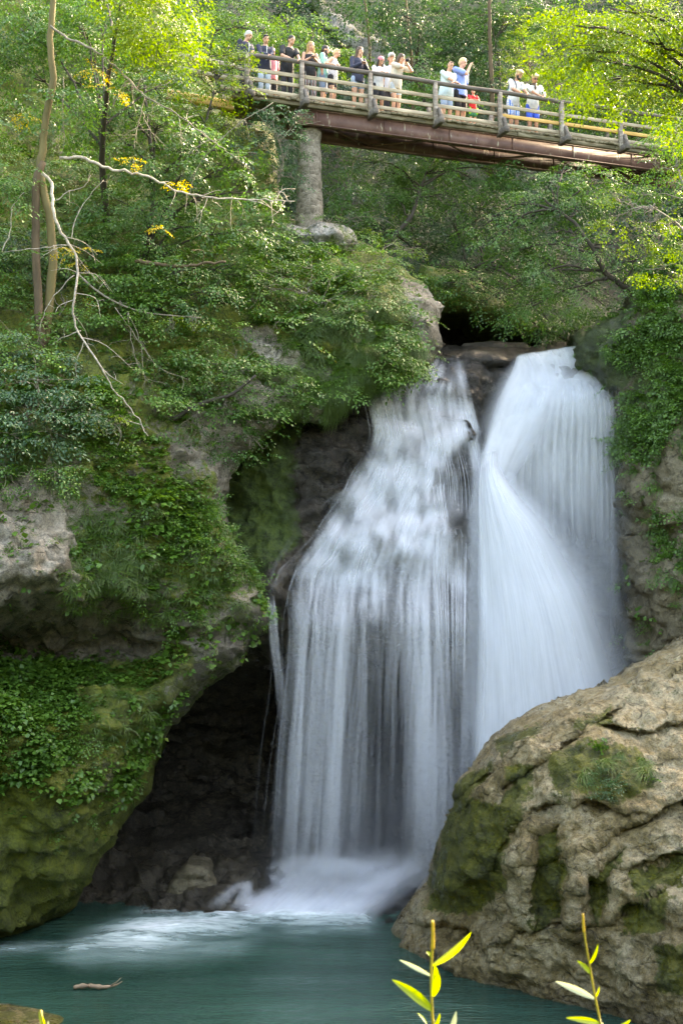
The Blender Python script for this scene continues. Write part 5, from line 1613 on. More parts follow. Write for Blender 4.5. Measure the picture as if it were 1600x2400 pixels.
def flow(u, v, s):
    """How much water runs at each place: full over the ledges, thin over the bare rock on the right, strands and gaps below."""
    p_ = np.stack([u / 34., v / 62., np.full(np.shape(u), 2.2)], -1)
    p2 = np.stack([u / 15., v / 48., np.full(np.shape(u), 7.2)], -1)
    led = 0
    for (lv, sl) in ((925, .12), (1004, .10), (1060, -.2), (1120, -.12), (1170, .1), (1216, -.10), (1280, -.2), (1345, -.05)):
        x = v - lv - sl * (u - 950) - 16 * np.sin(u / 41. + lv) - 8 * np.sin(u / 17.)
        led = np.maximum(led, np.exp(-(x / 17) ** 2) * np.clip(.6 + np.sin(u / 60. + lv * 1.3), 0, 1))
    g = sstep(-.34, .30, fbm(p_, 3, 66) + .35 * fbm(p2, 2, 67))
    um = np.interp(v, [830, 1000, 1035, 1072, 1110, 1150, 1190, 1225, 1270, 1345], [1100, 1112, 1070, 1036, 1016, 1002, 1000, 1030, 1050, 1040])
    rock = sstep(-14, 26, u - um) * sstep(1000, 1040, v) * (1 - sstep(1300, 1400, v))
    side = np.exp(-((u - np.interp(v, [1000, 1030, 1110, 1160], [1085, 1108, 1124, 1126])) / 13) ** 2) * sstep(1000, 1030, v) * (1 - sstep(1110, 1170, v))
    slit = np.exp(-((u - 941 - .10 * (v - 900)) / 13) ** 2) * sstep(905, 925, v) * (1 - sstep(985, 1002, v))
    top = (.22 + .78 * g + .35 * led) * (1 - .92 * rock) * (1 - .8 * slit)
    top = np.maximum(top, 1.1 * side)
    low = np.interp(s - .13 * sstep(1345, 2000, v) * sstep(.34, .6, s), np.linspace(0, 1, len(vp)), vp)
    f = sstep(1335, 1440, v - 40 * np.sin(u / 33.) - 60 * sstep(900, 1000, u) * -1)
    low = low * (.66 - .24 * sstep(1450, 2000, v))
    return np.clip(top * (1 - f) + low * f, 0, 1.2)


k = MB()
# wide, middling and thread-thin strands, all running from the lip over the ledges and down
bundle(k, cL, cR, 110, .32, .27, rng, m=120, lat=.022, dep=.2, yf=drape_fall, gaps=flow, fin=.02, con=.30, bow=.10)
bundle(k, cL, cR, 210, .13, .30, rng, m=120, lat=.026, dep=.2, yf=drape_fall, gaps=flow, fin=.02, con=.30, bow=.10)
bundle(k, cL, cR, 240, .05, .30, rng, m=110, lat=.030, dep=.2, yf=drape_fall, gaps=flow, fin=.02, con=.25, bow=.10, seg=2)
for (L_, R_, n_) in (([(800, 1225), (740, 1270), (700, 1320), (692, 1360), (690, 1440)], [(810, 1235), (765, 1280), (725, 1330), (708, 1362), (704, 1440)], 12),
                     ([(850, 1120), (795, 1155), (755, 1180), (735, 1215)], [(870, 1112), (830, 1150), (790, 1185), (765, 1225)], 9)):
    bundle(k, L_, R_, n_ - 2, .05, .2, rng, yf=drape_fall, fout=.5, m=36)
bundle(k, [(1012, 1128), (1016, 1170), (1020, 1222)], [(1040, 1122), (1044, 1170), (1052, 1222)], 12, .06, .5, rng, yf=drape_fall, con=.3, m=24)
bundle(k, [(1000, 1036), (1014, 1068), (1024, 1115), (1026, 1170)], [(1080, 1038), (1092, 1075), (1102, 1130), (1108, 1225)], 16, .035, .4, rng, yf=drape_fall, con=.4, m=30)
bundle(k, [(1020, 1222), (1010, 1270), (1012, 1340), (1020, 1480), (1030, 1700)], [(1078, 1226), (1090, 1262), (1090, 1340), (1088, 1480), (1085, 1700)], 40, .06, .34, rng, yf=drape_fall, con=.4, m=44, fout=.45)
wbuild(k, 'rock_cascade', wroot, wl)
k = MB()
sheet(k, [(703, 1340, 33.6), (694, 1500, FY), (676, 1750, FY), (640, 2085, FY)], [(840, 1340, 33.6), (835, 1500, FY), (830, 1750, FY), (832, 2085, FY)], .08, rng, fin=.25, soft=.42, con=.45)
sheet(k, [(875, 1320, 33.6), (905, 1500, FY), (930, 1750, FY), (935, 2085, FY)], [(1040, 1320, 33.6), (1060, 1500, FY), (1085, 1750, FY), (1095, 2085, FY)], .07, rng, fin=.25, soft=.40, con=.45)
wbuild(k, 'falling_veil', wroot, wl)
# foaming apron at the foot
k = MB()
ap = [([(668, 1985, 35.0), (640, 2050, 34.6), (610, 2090, 33.6), (560, 2148, 32.2)], [(1020, 1975, 35.0), (985, 2040, 34.4), (930, 2100, 33.4), (852, 2150, 32.0)])]
for L_, R_ in ap:
    sheet(k, L_, R_, .8, rng, nu=60, fin=.62, soft=.16, rip=.10)
    bundle(k, L_, R_, 60, .5, .22, rng, lat=.10, dep=.2, bow=.2, fin=.2, con=.4)
bundle(k, [(640, 2035, 35.0), (700, 2020, 34.5), (760, 2035, 34.0)], [(760, 2055, 34.0), (820, 2030, 33.8), (900, 2050, 33.6)], 16, .4, .18, rng, lat=.1)
bundle(k, [(900, 2040, 34.2), (860, 2070, 33.6), (820, 2100, 33.0)], [(1000, 2020, 34.2), (960, 2050, 33.6), (900, 2085, 33.0)], 16, .3, .18, rng, lat=.1)
wbuild(k, 'foaming_foot', wroot, wl)

tr0 = P(640, 1420, 32.6)
k = MB()
bundle(k, [(627, 1398, 32.75), (629, 1440, 32.4), (634, 1510, 32.35), (645, 1600, 32.35), (656, 1760, 32.35)], [(642, 1395, 32.75), (648, 1440, 32.4), (654, 1510, 32.35), (666, 1600, 32.35), (684, 1760, 32.35)], 26, .06, .13, rng, fin=.03, fout=.75, con=.4, bow=.08)
bundle(k, [(755, 1262), (700, 1300), (655, 1345), (630, 1385), (630, 1402)], [(762, 1278), (714, 1316), (668, 1352), (642, 1385), (640, 1400)], 6, .03, .10, rng, yf=drape, con=.6)
bundle(k, [(690, 1240), (665, 1280), (640, 1320), (626, 1370)], [(702, 1248), (674, 1292), (650, 1325), (634, 1370)], 4, .03, .09, rng, yf=drape, con=.6)
tag(k.build('trickle', M['white_water'], loc=tr0), 'thin separate trickle dropping from a small ledge beside the mossy bank', 'waterfall')
k = MB()
bundle(k, [(575, 2060, 33.0), (565, 2085, 32.7), (548, 2118, 32.2), (530, 2135, 32.0)], [(590, 2058, 33.0), (588, 2085, 32.7), (585, 2118, 32.2), (580, 2135, 32.0)], 26, .14, .09, rng, bow=.1, fin=.2, fout=.3)
bundle(k, [(590, 2060, 33.0), (545, 2075, 32.7), (500, 2110, 32.2), (470, 2135, 32.0)], [(592, 2070, 33.0), (560, 2085, 32.7), (530, 2115, 32.2), (500, 2135, 32.0)], 20, .16, .05, rng, bow=.1, fin=.2, fout=.3)
tag(k.build('small_cascade', M['white_water'], loc=np.array(P(580, 2060, 33))), 'small veil of water running over the low rock at the foot of the dark cave', 'waterfall')

r0 = P(1250, 1700, 34.2)
rroot = tag(empty('waterfall', r0), 'powerful main fall pouring from the lip and bursting into a broad white fan', 'waterfall')
k = MB()
sheet(k, [(1205, 832, 38.0), (1194, 866, 37.6), (1168, 920, 37.0), (1140, 1000, 36.4), (1120, 1100, 35.7), (1116, 1200, 35.2)], [(1368, 806, 38.2), (1372, 856, 37.7), (1370, 905, 37.1), (1330, 1000, 36.4), (1262, 1090, 35.8), (1226, 1170, 35.3)], .98, rng, fin=.02, softL=.10, softR=.82, rip=.06, con=.10, fout=.25, nu=60)
sheet(k, [(1212, 830, 38.0), (1230, 866, 37.5), (1240, 920, 36.9), (1240, 1000, 36.7)], [(1370, 806, 38.2), (1398, 862, 37.6), (1440, 925, 37.0), (1448, 1010, 36.8)], .9, rng, fin=.03, softL=.3, softR=.10, rip=.08, con=.2, fout=.55, nu=60)
bundle(k, [(1205, 834, 37.9), (1193, 868, 37.4), (1166, 920, 36.8), (1138, 1000, 36.3), (1120, 1110, 35.8)], [(1350, 812, 38.0), (1340, 860, 37.5), (1310, 910, 36.9), (1250, 1000, 36.3), (1200, 1110, 35.7)], 30, .5, .10, rng, bow=.05, con=.2, fout=.4)
bundle(k, [(1215, 832, 37.9), (1240, 868, 37.4), (1262, 905, 36.9), (1268, 960, 36.7)], [(1362, 808, 38.1), (1382, 862, 37.5), (1415, 900, 37.0), (1436, 960, 36.8)], 24, .4, .2, rng, bow=.08, con=.3, fout=.4)
wbuild(k, 'lip', rroot, np.array(r0))
k = MB()
sheet(k, [(1200, 888, 37.3), (1180, 950, 36.9), (1165, 1060, 36.75), (1170, 1180, 36.75), (1230, 1330, 36.75)], [(1395, 882, 37.8), (1440, 935, 36.9), (1449, 1060, 36.8), (1450, 1260, 36.8), (1440, 1440, 36.8)], .80, rng, fin=.08, fout=.6, softL=.2, softR=.14, con=.38)
bundle(k, [(1250, 885, 37.7), (1210, 945, 36.8), (1180, 1060, 36.7), (1178, 1180, 36.7), (1215, 1320, 36.7)], [(1392, 880, 37.7), (1432, 928, 36.8), (1444, 1050, 36.7), (1446, 1250, 36.7), (1446, 1460, 36.7)], 90, .16, .26, rng, fin=.05, fout=.4, lat=.012, bow=.06)
bundle(k, [(1250, 885, 37.7), (1215, 930, 36.8), (1190, 985, 36.6), (1180, 1050, 36.6)], [(1388, 876, 37.7), (1428, 915, 36.8), (1440, 965, 36.6), (1442, 1050, 36.6)], 40, .34, .3, rng, fin=.05, fout=.5, bow=.1, con=.35)
bundle(k, [(1300, 1200, 36.8), (1310, 1350, 36.7), (1330, 1500, 36.6)], [(1448, 1200, 36.8), (1450, 1350, 36.7), (1452, 1540, 36.6)], 46, .26, .16, rng, fin=.4, fout=.4)
wbuild(k, 'curtain', rroot, np.array(r0))
k = MB()
fanL = [(1134, 1010, 36.1), (1123, 1080, 35.65), (1118, 1150, 35.2), (1116, 1230, 34.9), (1114, 1380, 34.6), (1108, 1600, 34.2), (1090, 2000, 34)]
fanR = [(1196, 1010, 36.1), (1172, 1080, 35.65), (1212, 1145, 35.2), (1290, 1220, 34.9), (1362, 1318, 34.6), (1424, 1425, 34.3), (1560, 1780, 34)]
sheet(k, fanL, fanR, .98, rng, nu=60, fin=.16, softL=.07, softR=.34, rip=.03, bulge=.5, con=.12)
sheet(k, [(q[0] + 3, q[1], q[2] - .25) for q in fanL], [(q[0] - 14, q[1], q[2] - .25) for q in fanR], .55, rng, nu=50, fin=.16, softL=.1, softR=.5, rip=.04, bulge=.4, con=.3)
bundle(k, fanL, fanR, 50, .8, .10, rng, fin=.2, lat=.012, prof=[1.0, 1.1, 1.1, 1, .9, .55], con=.15, bow=.03)
bundle(k, [(1100, 1120, 35.8), (1096, 1300, 35.0), (1092, 1500, 34.6), (1085, 1800, 34.4)], [(1124, 1100, 35.8), (1122, 1300, 35.0), (1122, 1500, 34.6), (1118, 1800, 34.4)], 14, .20, .16, rng)
wbuild(k, 'fan', rroot, np.array(r0))

# ---- the pool
t = NT('pool_water')
c = t.coord((.55, 1.9, 1))
n1 = t.noise(c, 1.6, 4, .55, .4); n2 = t.noise(t.coord((.9, 2.4, 1)), 5.5, 3, .55)
cc = t.ramp(t.noise(t.coord((.25, .7, 1)), .6, 3, .5), [(.3, (.010, .034, .025)), (.55, (.020, .058, .043)), (.75, (.034, .084, .062))])
M['pool'] = t.done(t.bsdf(cc, .10, t.bump(t.math('ADD', t.math('MULTIPLY', n1, .7), t.math('MULTIPLY', n2, .3)), .16, .8), .5, IOR=1.33))
px = np.linspace(-30, 30, 100); py = np.linspace(3, 39, 80)
PX, PY = np.meshgrid(px, py)
i, j = np.meshgrid(np.arange(79), np.arange(99), indexing='ij')
Q = np.stack([i * 100 + j, i * 100 + j + 1, (i + 1) * 100 + j + 1, (i + 1) * 100 + j], -1).reshape(-1, 4)
tag(mesh_np('water', np.stack([PX, PY, .02 * fbm(np.stack([PX * .5, PY, PX * 0], -1), 2, 2)], -1).reshape(-1, 3), [Q], M['pool']), kind='structure')

t = NT('foam')
n1 = t.noise(t.coord((.30, 1.1, 1)), 1.5, 5, .6, .5); n2 = t.noise(t.coord((.5, 1.6, 1)), 6, 4, .6)
f = t.math('ADD', t.math('MULTIPLY', n1, .65), t.math('MULTIPLY', n2, .35))
al = t.math('MULTIPLY', t.attr('al'), t.rng(f, .34, .64, .25, 1.05), True)
df = t.bsdf(t.mix(al, (.38, .60, .58), (.80, .86, .88)), .6, None, .2)
tp = t.n('ShaderNodeBsdfTransparent')
m2 = t.n('ShaderNodeMixShader'); t.lk(al, m2.inputs[0]); t.lk(tp.outputs[0], m2.inputs[1]); t.lk(df.outputs[0], m2.inputs[2])
M['foam'] = t.done(m2)
UU, VV = np.meshgrid(np.linspace(-200, 1100, 220), np.linspace(2085, 2290, 90))
pz = Pz(UU, VV, 0.0)
A_ = np.zeros(UU.shape)
for poly, a, s_ in (([(230, 2200), (330, 2160), (420, 2140), (590, 2128), (700, 2118), (860, 2120), (858, 2172), (700, 2178), (600, 2172), (480, 2200), (330, 2228), (170, 2228)], 1.1, 46), ([(-150, 2228), (120, 2216), (220, 2222), (0, 2244), (-150, 2246)], .4, 16),
                    ([(120, 2240), (380, 2225), (620, 2195), (560, 2235), (330, 2260), (180, 2262)], .34, 34), ([(520, 2130), (700, 2125), (860, 2140), (858, 2166), (600, 2168), (420, 2166)], 1.5, 20)):
    A_ = np.maximum(A_, a * soft_poly(UU, VV, poly, s_))
mound = np.clip(A_, 0, 1)
pz[..., 2] = .05 + .22 * mound * (.6 + .5 * fbm(pz * np.array([.8, 1.6, 0]), 3, 8))
i, j = np.meshgrid(np.arange(89), np.arange(219), indexing='ij')
Q = np.stack([i * 220 + j, (i + 1) * 220 + j, (i + 1) * 220 + j + 1, i * 220 + j + 1], -1).reshape(-1, 4)
tag(mesh_np('water_foam', pz.reshape(-1, 3), [Q], M['foam'], None, {'al': A_.ravel()}), 'white foam drifting across the teal pool from the foot of the falls', 'foam', kind='stuff')


# ---- stones
def stone(name, label, outline, Y, mat, seed, edge=40, edge_r=.5, back=1.5, moss=None, wet=None, step=4, amp=(.08, .06, .04), block=.1):
    ob, S_ = relief(name, outline, (lambda u, v: Y + 0 * np.asarray(u, float)) if not callable(Y) else Y, step, mat, edge=edge, edge_r=edge_r, back=back, amp=amp, freq=(1, 2.5, 6), block=block, seed=seed, rough_edge=3, moss=moss, wet=wet)
    return tag(ob, label, 'rock')


stone('rock', 'flat mossy brown rock at the stream lip, behind the darker wet one', [(1050, 832), (1085, 806), (1150, 798), (1230, 803), (1250, 818), (1215, 828), (1120, 838)], 39.2, M['fall_rock'], 71, moss=lambda u, v, p, n: .35 + 0 * u, wet=lambda u, v, p, n: .3 + 0 * u)
stone('rock', 'dark wet rounded rock between the two falls at the lip', [(1020, 836), (1080, 822), (1110, 818), (1165, 824), (1208, 838), (1196, 858), (1140, 868), (1080, 866), (1035, 852)], 37.6, M['fall_rock'], 72, moss=lambda u, v, p, n: .15 + 0 * u, wet=lambda u, v, p, n: .9 + 0 * u)
stone('rock', 'brown angular rock at the water edge under the dark overhang', [(395, 2070), (440, 2020), (490, 2030), (520, 2070), (560, 2120), (540, 2150), (420, 2150), (380, 2120)], 33.2, M['wall_rock'], 73, moss=lambda u, v, p, n: .1 + 0 * u, wet=lambda u, v, p, n: .4 + 0 * u, block=.2)
stone('rock', 'lichen-spotted pale rock at the foot of the stone pier', [(628, 562), (650, 534), (688, 526), (720, 532), (748, 520), (780, 524), (818, 538), (840, 566), (820, 600), (700, 596)], 36.3, M['scree'], 74, moss=lambda u, v, p, n: .40 + .4 * fbm(p * 2.2, 2, 5), block=.45, edge=26, edge_r=1.0, amp=(.2, .12, .08))
st_b = MB()
th, ph = np.meshgrid(np.linspace(.02, PI / 2, 14), np.linspace(0, 2 * PI, 40, endpoint=False), indexing='ij')
sx_ = np.stack([1.5 * np.sin(th) * np.cos(ph), 1.0 * np.sin(th) * np.sin(ph), .12 * np.cos(th) - .03], -1)
sx_ = sx_ * (1 + .16 * fbm(sx_ * 1.5, 2, 3))[..., None]
i, j = np.meshgrid(np.arange(13), np.arange(40), indexing='ij')
st_b.add(sx_.reshape(-1, 3), [np.stack([i * 40 + j, (i + 1) * 40 + j, (i + 1) * 40 + (j + 1) % 40, i * 40 + (j + 1) % 40], -1).reshape(-1, 4)], moss=.5, wet=.4)
q = Pz(-35, 2392, 0.0)
o = st_b.build('rock', M['boulder']); o.location = q
tag(o, 'olive shallow stone barely breaking the pool surface at the bottom left corner', 'rock')
# dark hollow of the stream bank behind the lip
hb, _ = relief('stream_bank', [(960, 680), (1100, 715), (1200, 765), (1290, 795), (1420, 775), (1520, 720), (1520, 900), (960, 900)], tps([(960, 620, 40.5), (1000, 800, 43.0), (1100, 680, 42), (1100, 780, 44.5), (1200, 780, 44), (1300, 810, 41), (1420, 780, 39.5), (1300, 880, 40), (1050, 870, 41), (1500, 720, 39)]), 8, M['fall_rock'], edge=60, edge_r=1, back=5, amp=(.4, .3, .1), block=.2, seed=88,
               moss=lambda u, v, p, n: .15 + .5 * sstep(1180, 1320, u), wet=lambda u, v, p, n: 1.0 - .6 * sstep(1180, 1320, u))  # wetness at full to paint the shaded hollow nearly black
tag(hb, kind='structure')
ob_, _ = relief('added_overhang', [(990, 625), (1080, 640), (1170, 690), (1240, 745), (1290, 775), (1240, 785), (1160, 765), (1090, 735), (1040, 730), (1005, 745), (985, 700)], lambda u, v: 40.4 - .0022 * (np.asarray(u, float) - 1000), 6, M['bank_rock'], edge=40, edge_r=.8, back=7, amp=(.3, .2, .1), block=.2, seed=93, shrink=.0,  # rock overhang added above the hollow to keep it in shade
                moss=lambda u, v, p, n: .85 + 0 * u)
tag(ob_, kind='structure')
# driftwood
d0 = Pz(225, 2318, .02)
b = MB()
q = np.array([(-.46, 0, .03), (-.3, .03, .05), (-.1, 0, .06), (.15, .03, .03), (.38, .08, .05), (.52, .12, .12)])
b.tube(catmull(q, 18), np.interp(np.linspace(0, 1, 18), [0, .15, .3, .5, .7, 1], [.03, .055, .042, .05, .03, .008]) * (1 + .25 * np.sin(np.arange(18) * 2.3)), 8)
b.tube([(-.12, 0, .05), (-.16, -.08, .09), (-.15, -.15, .10)], [.035, .025, .012], 6)
b.tube([(.30, .06, .05), (.42, .04, .13), (.5, .1, .2)], [.02, .012, .006], 6)
M['drift'] = plain_mat('pale_driftwood', (.20, .14, .09), .6, .35, 7, .01)
tag(b.build('driftwood', M['drift'], loc=None), 'short pale piece of driftwood floating on the teal pool', 'driftwood').location = d0

# ---- plants right before the camera
M['fore_leaf'] = leaf_mat('foreground_leaf', [(.13, .21, .008), (.19, .27, .010), (.25, .32, .012)], trans=.45, rough=.5)
M['fore_pale'] = leaf_mat('foreground_pale_leaf', [(.26, .31, .17), (.32, .37, .22), (.36, .40, .26)], trans=.3, rough=.4)
M['fore_stem'] = plain_mat('yellow_stem', (.26, .21, .02), .5, .2, 30, .002)
M['fore_tip'] = plain_mat('orange_bud', (.36, .24, .012), .6, .2, 60, .002)


def blade(mb, a, b, w_, side, curl=.15, nseg=12):
    """A lance-shaped leaf from a to b, folded a little along its midrib."""
    a, b = np.asarray(a, float), np.asarray(b, float)
    ax = b - a; L = np.linalg.norm(ax); ax = ax / L
    side = np.asarray(side, float); side = side - ax * (side @ ax); side /= np.linalg.norm(side)
    up = np.cross(side, ax)
    V = []
    for i in range(nseg + 1):
        f = i / nseg
        ww = w_ * (math.sin(PI * min(1, f * .92 + .06)) ** .75) * (1 - .25 * f)
        if i == nseg: ww = .0006
        c = a + ax * L * f + up * curl * L * math.sin(PI * f) * .6
        V += [c - side * ww + up * ww * .35, c - side * ww * .5 + up * ww * .12, c, c + side * ww * .5 + up * ww * .12, c + side * ww + up * ww * .35]
    i, j = np.meshgrid(np.arange(nseg), np.arange(4), indexing='ij')
    Q = np.stack([i * 5 + j, (i + 1) * 5 + j, (i + 1) * 5 + j + 1, i * 5 + j + 1], -1).reshape(-1, 4)
    mb.add(np.array(V), [Q], tint=rr.uniform(.2, .9))


def sprout(label, stem, r, leaves, Y, tip=None):
    S3 = [np.array(P(u, v, Y + dy)) for (u, v, dy) in stem]
    base = S3[0].copy(); base[2] = 6.15 if Y < 3.7 else gz(base[0], base[1]); base[1] = min(base[1], 3.55) if Y < 3.7 else base[1]
    root = tag(empty('wild_plant', base), label, 'plant')
    mb = MB()
    pts = catmull(np.array([base] + S3), 40)
    mb.tube(pts, np.linspace(r * 1.5, r * .7, 40), 8)
    o = mb.build('stem', M['fore_stem'], root, loc=base); o.location = (0, 0, 0)
    if tip:
        tb_ = MB()
        q = catmull(np.array([P(u, v, Y + dy) for (u, v, dy) in tip]), 14)
        tb_.tube(q, [r * (1.0 + .3 * abs(math.sin(i * 1.9))) * (1 - .3 * i / 13) for i in range(14)], 8)
        o = tb_.build('bud', M['fore_tip'], root, loc=base); o.location = (0, 0, 0)
    for (u0, v0, u1, v1, d1, w_, mt, tilt) in leaves:
        lb = MB()
        blade(lb, P(u0, v0, Y), P(u1, v1, Y + d1), w_, (tilt, .55, 1.0 if abs(u1 - u0) > abs(v1 - v0) else .1), .10)
        o = lb.build('leaf', M[mt], root, loc=base); o.location = (0, 0, 0)
    return root


sprout('broad-leaved yellow-green wild plant tip before the pool, orange bud on top', [(1016, 2480, 0), (1012, 2380, 0), (1010, 2280, 0), (1013, 2215, 0), (1014, 2165, 0)], .0042,
       [(1012, 2262, 1104, 2184, -.03, .013, 'fore_leaf', .4), (1010, 2288, 936, 2250, .05, .006, 'fore_pale', .1), (1012, 2368, 918, 2296, -.05, .014, 'fore_leaf', .4), (1014, 2335, 1018, 2262, -.06, .014, 'fore_leaf', 1.0), (1012, 2245, 998, 2230, 0, .006, 'fore_leaf', .5), (1016, 2410, 1030, 2374, 0, .006, 'fore_leaf', 1), (1000, 2400, 978, 2374, .03, .004, 'fore_leaf', 1), (1048, 2430, 1068, 2370, .02, .009, 'fore_pale', 1)], 3.2,
       tip=[(1013, 2225, 0), (1014, 2190, 0), (1013, 2158, 0)])
sprout('slender narrow-leaved yellow-green wild plant tip before the boulder foot', [(1414, 2480, 0), (1406, 2400, 0), (1392, 2330, 0), (1381, 2265, 0), (1370, 2200, 0), (1365, 2148, 0)], .003,
       [(1379, 2260, 1400, 2213, 0, .006, 'fore_leaf', 1), (1383, 2282, 1351, 2252, -.02, .007, 'fore_leaf', .4), (1391, 2341, 1300, 2300, .03, .009, 'fore_pale', .2), (1393, 2338, 1403, 2312, 0, .004, 'fore_leaf', 1), (1404, 2398, 1326, 2386, -.03, .008, 'fore_leaf', .2), (1420, 2425, 1476, 2390, -.02, .008, 'fore_leaf', .3)], 3.1,
       tip=[(1367, 2185, 0), (1366, 2165, 0), (1365, 2142, 0)])
sprout('tiny yellow plant tip poking up at the bottom edge near the driftwood', [(112, 2500, 0), (106, 2420, 0), (100, 2395, 0), (96, 2368, 0)], .004,
       [(104, 2410, 92, 2372, 0, .006, 'fore_leaf', 1), (108, 2425, 114, 2392, 0, .004, 'fore_pale', 1)], 3.0)
# ================================================================== THE PEOPLE ON THE BRIDGE
def flat(name, col, rough=.75, var=.12):
    return plain_mat(name, col, rough, var, 14, .004)


M['skin'] = flat('skin', (.50, .27, .18), .5, .08)
M['skin_tan'] = flat('tanned_skin', (.40, .20, .12), .5, .08)
M['dark_eye'] = flat('eye_dark', (.02, .015, .012), .3, 0)
M['lip'] = flat('lip', (.36, .13, .10), .5, 0)
HC = {'grey': (.42, .40, .37), 'dark': (.025, .018, .013), 'brown': (.07, .040, .022), 'blond': (.36, .22, .08), 'light_blond': (.50, .38, .20), 'bald': (.12, .08, .06)}
for k_, c_ in HC.items(): M['hair_' + k_] = flat('hair_' + k_, c_, .55, .3)
for k_, c_ in dict(navy=(.018, .022, .045), charcoal=(.022, .022, .028), black=(.014, .014, .016), white=(.58, .58, .56), mint=(.22, .46, .38), bluegrey=(.20, .25, .34), jeans=(.26, .34, .46), light_jeans=(.42, .50, .58), sand=(.46, .42, .35), paleblue=(.46, .58, .60), sky=(.18, .28, .62), red=(.62, .025, .03), green=(.03, .20, .10), lime=(.30, .72, .06), royal=(.03, .10, .52), yellow=(.72, .55, .03), pink=(.66, .22, .26), grey=(.40, .40, .42), ltgrey=(.60, .60, .60), brown=(.10, .06, .03), gold=(.45, .28, .05), bag=(.03, .04, .08), baggreen=(.10, .32, .20), phone=(.02, .02, .025)).items():
    M['c_' + k_] = flat('cloth_' + k_, c_)


def striped(name, cols, scale, axis=0, check=False):
    t = NT(name)
    sx = t.n('ShaderNodeSeparateXYZ'); g = t.n('ShaderNodeTexCoord'); t.lk(g.outputs['Object'], sx.inputs[0])
    f = t.math('FRACT', t.math('MULTIPLY', sx.outputs[axis], scale))
    nd = t.n('ShaderNodeValToRGB'); nd.color_ramp.interpolation = 'CONSTANT'
    e = nd.color_ramp.elements
    while len(e) > 1: e.remove(e[-1])
    for i, (p, c) in enumerate(cols):
        el = e[0] if i == 0 else e.new(p)
        el.position = p; el.color = (*c, 1)
    t.lk(f, nd.inputs[0]); col = nd.outputs[0]
    if check:
        f2 = t.math('FRACT', t.math('MULTIPLY', sx.outputs[2], scale))
        col = t.mix(t.math('MULTIPLY', t.math('GREATER_THAN', f2, .5), .55), col, cols[-1][1])
    return t.done(t.bsdf(col, .8, None, .2))


M['c_stripes'] = striped('striped_trouser_cloth', [(0, (.015, .015, .018)), (.3, (.70, .66, .62)), (.5, (.015, .015, .018)), (.72, (.34, .06, .05)), (.86, (.70, .66, .62))], 11)
M['c_check'] = striped('checked_short_cloth', [(0, (.75, .78, .82)), (.5, (.08, .20, .52))], 16, 0, True)
t = NT('patterned_top_cloth'); vv = t.voro(t.ocoord(), 42); M['c_pattern'] = t.done(t.bsdf(t.ramp(vv, [(.3, (.16, .16, .22)), (.5, (.70, .68, .68))]), .8))


def fuse(mb, name, mat, parent, voxel=.013, smooth=3):
    """One continuous skin over overlapping volumes."""
    tmp = mb.build(name, None)
    m_ = tmp.modifiers.new('r', 'REMESH'); m_.mode = 'VOXEL'; m_.voxel_size = voxel
    if smooth:
        s_ = tmp.modifiers.new('s', 'SMOOTH'); s_.factor = .5; s_.iterations = smooth
    dg = bpy.context.evaluated_depsgraph_get()
    me = bpy.data.meshes.new_from_object(tmp.evaluated_get(dg))
    old = tmp.data
    bpy.data.objects.remove(tmp)
    bpy.data.meshes.remove(old)
    me.name = name
    me.polygons.foreach_set('use_smooth', np.ones(len(me.polygons), bool))
    me.materials.clear(); me.materials.append(mat)
    o = bpy.data.objects.new(name, me)
    return link(o, parent)


def cap(mb, a, b, r0, r1, n=10):
    a, b = np.asarray(a, float), np.asarray(b, float)
    ax = b - a; L = np.linalg.norm(ax) + 1e-9; ax /= L
    P_, R_ = [], []
    for k in (-1, -.8, -.4, 0): P_.append(a + ax * r0 * k); R_.append(r0 * math.sqrt(max(1 - k * k, .0025)))
    P_.append((a + b) / 2); R_.append((r0 + r1) / 2)
    for k in (0, .4, .8, 1): P_.append(b + ax * r1 * k); R_.append(r1 * math.sqrt(max(1 - k * k, .0025)))
    mb.tube(P_, R_, n)


def ik(S, W, a, b, bend):
    S, W = np.asarray(S, float), np.asarray(W, float)
    d = W - S; L = np.linalg.norm(d)
    if L > (a + b) * .995:
        W = S + d / L * (a + b) * .995; d = W - S; L = np.linalg.norm(d)
    x = (a * a - b * b + L * L) / (2 * L); h = math.sqrt(max(a * a - x * x, 0))
    u = d / L; bd = np.asarray(bend, float); bd = bd - u * (bd @ u); bd /= np.linalg.norm(bd) + 1e-9
    return S + u * x + bd * h, W


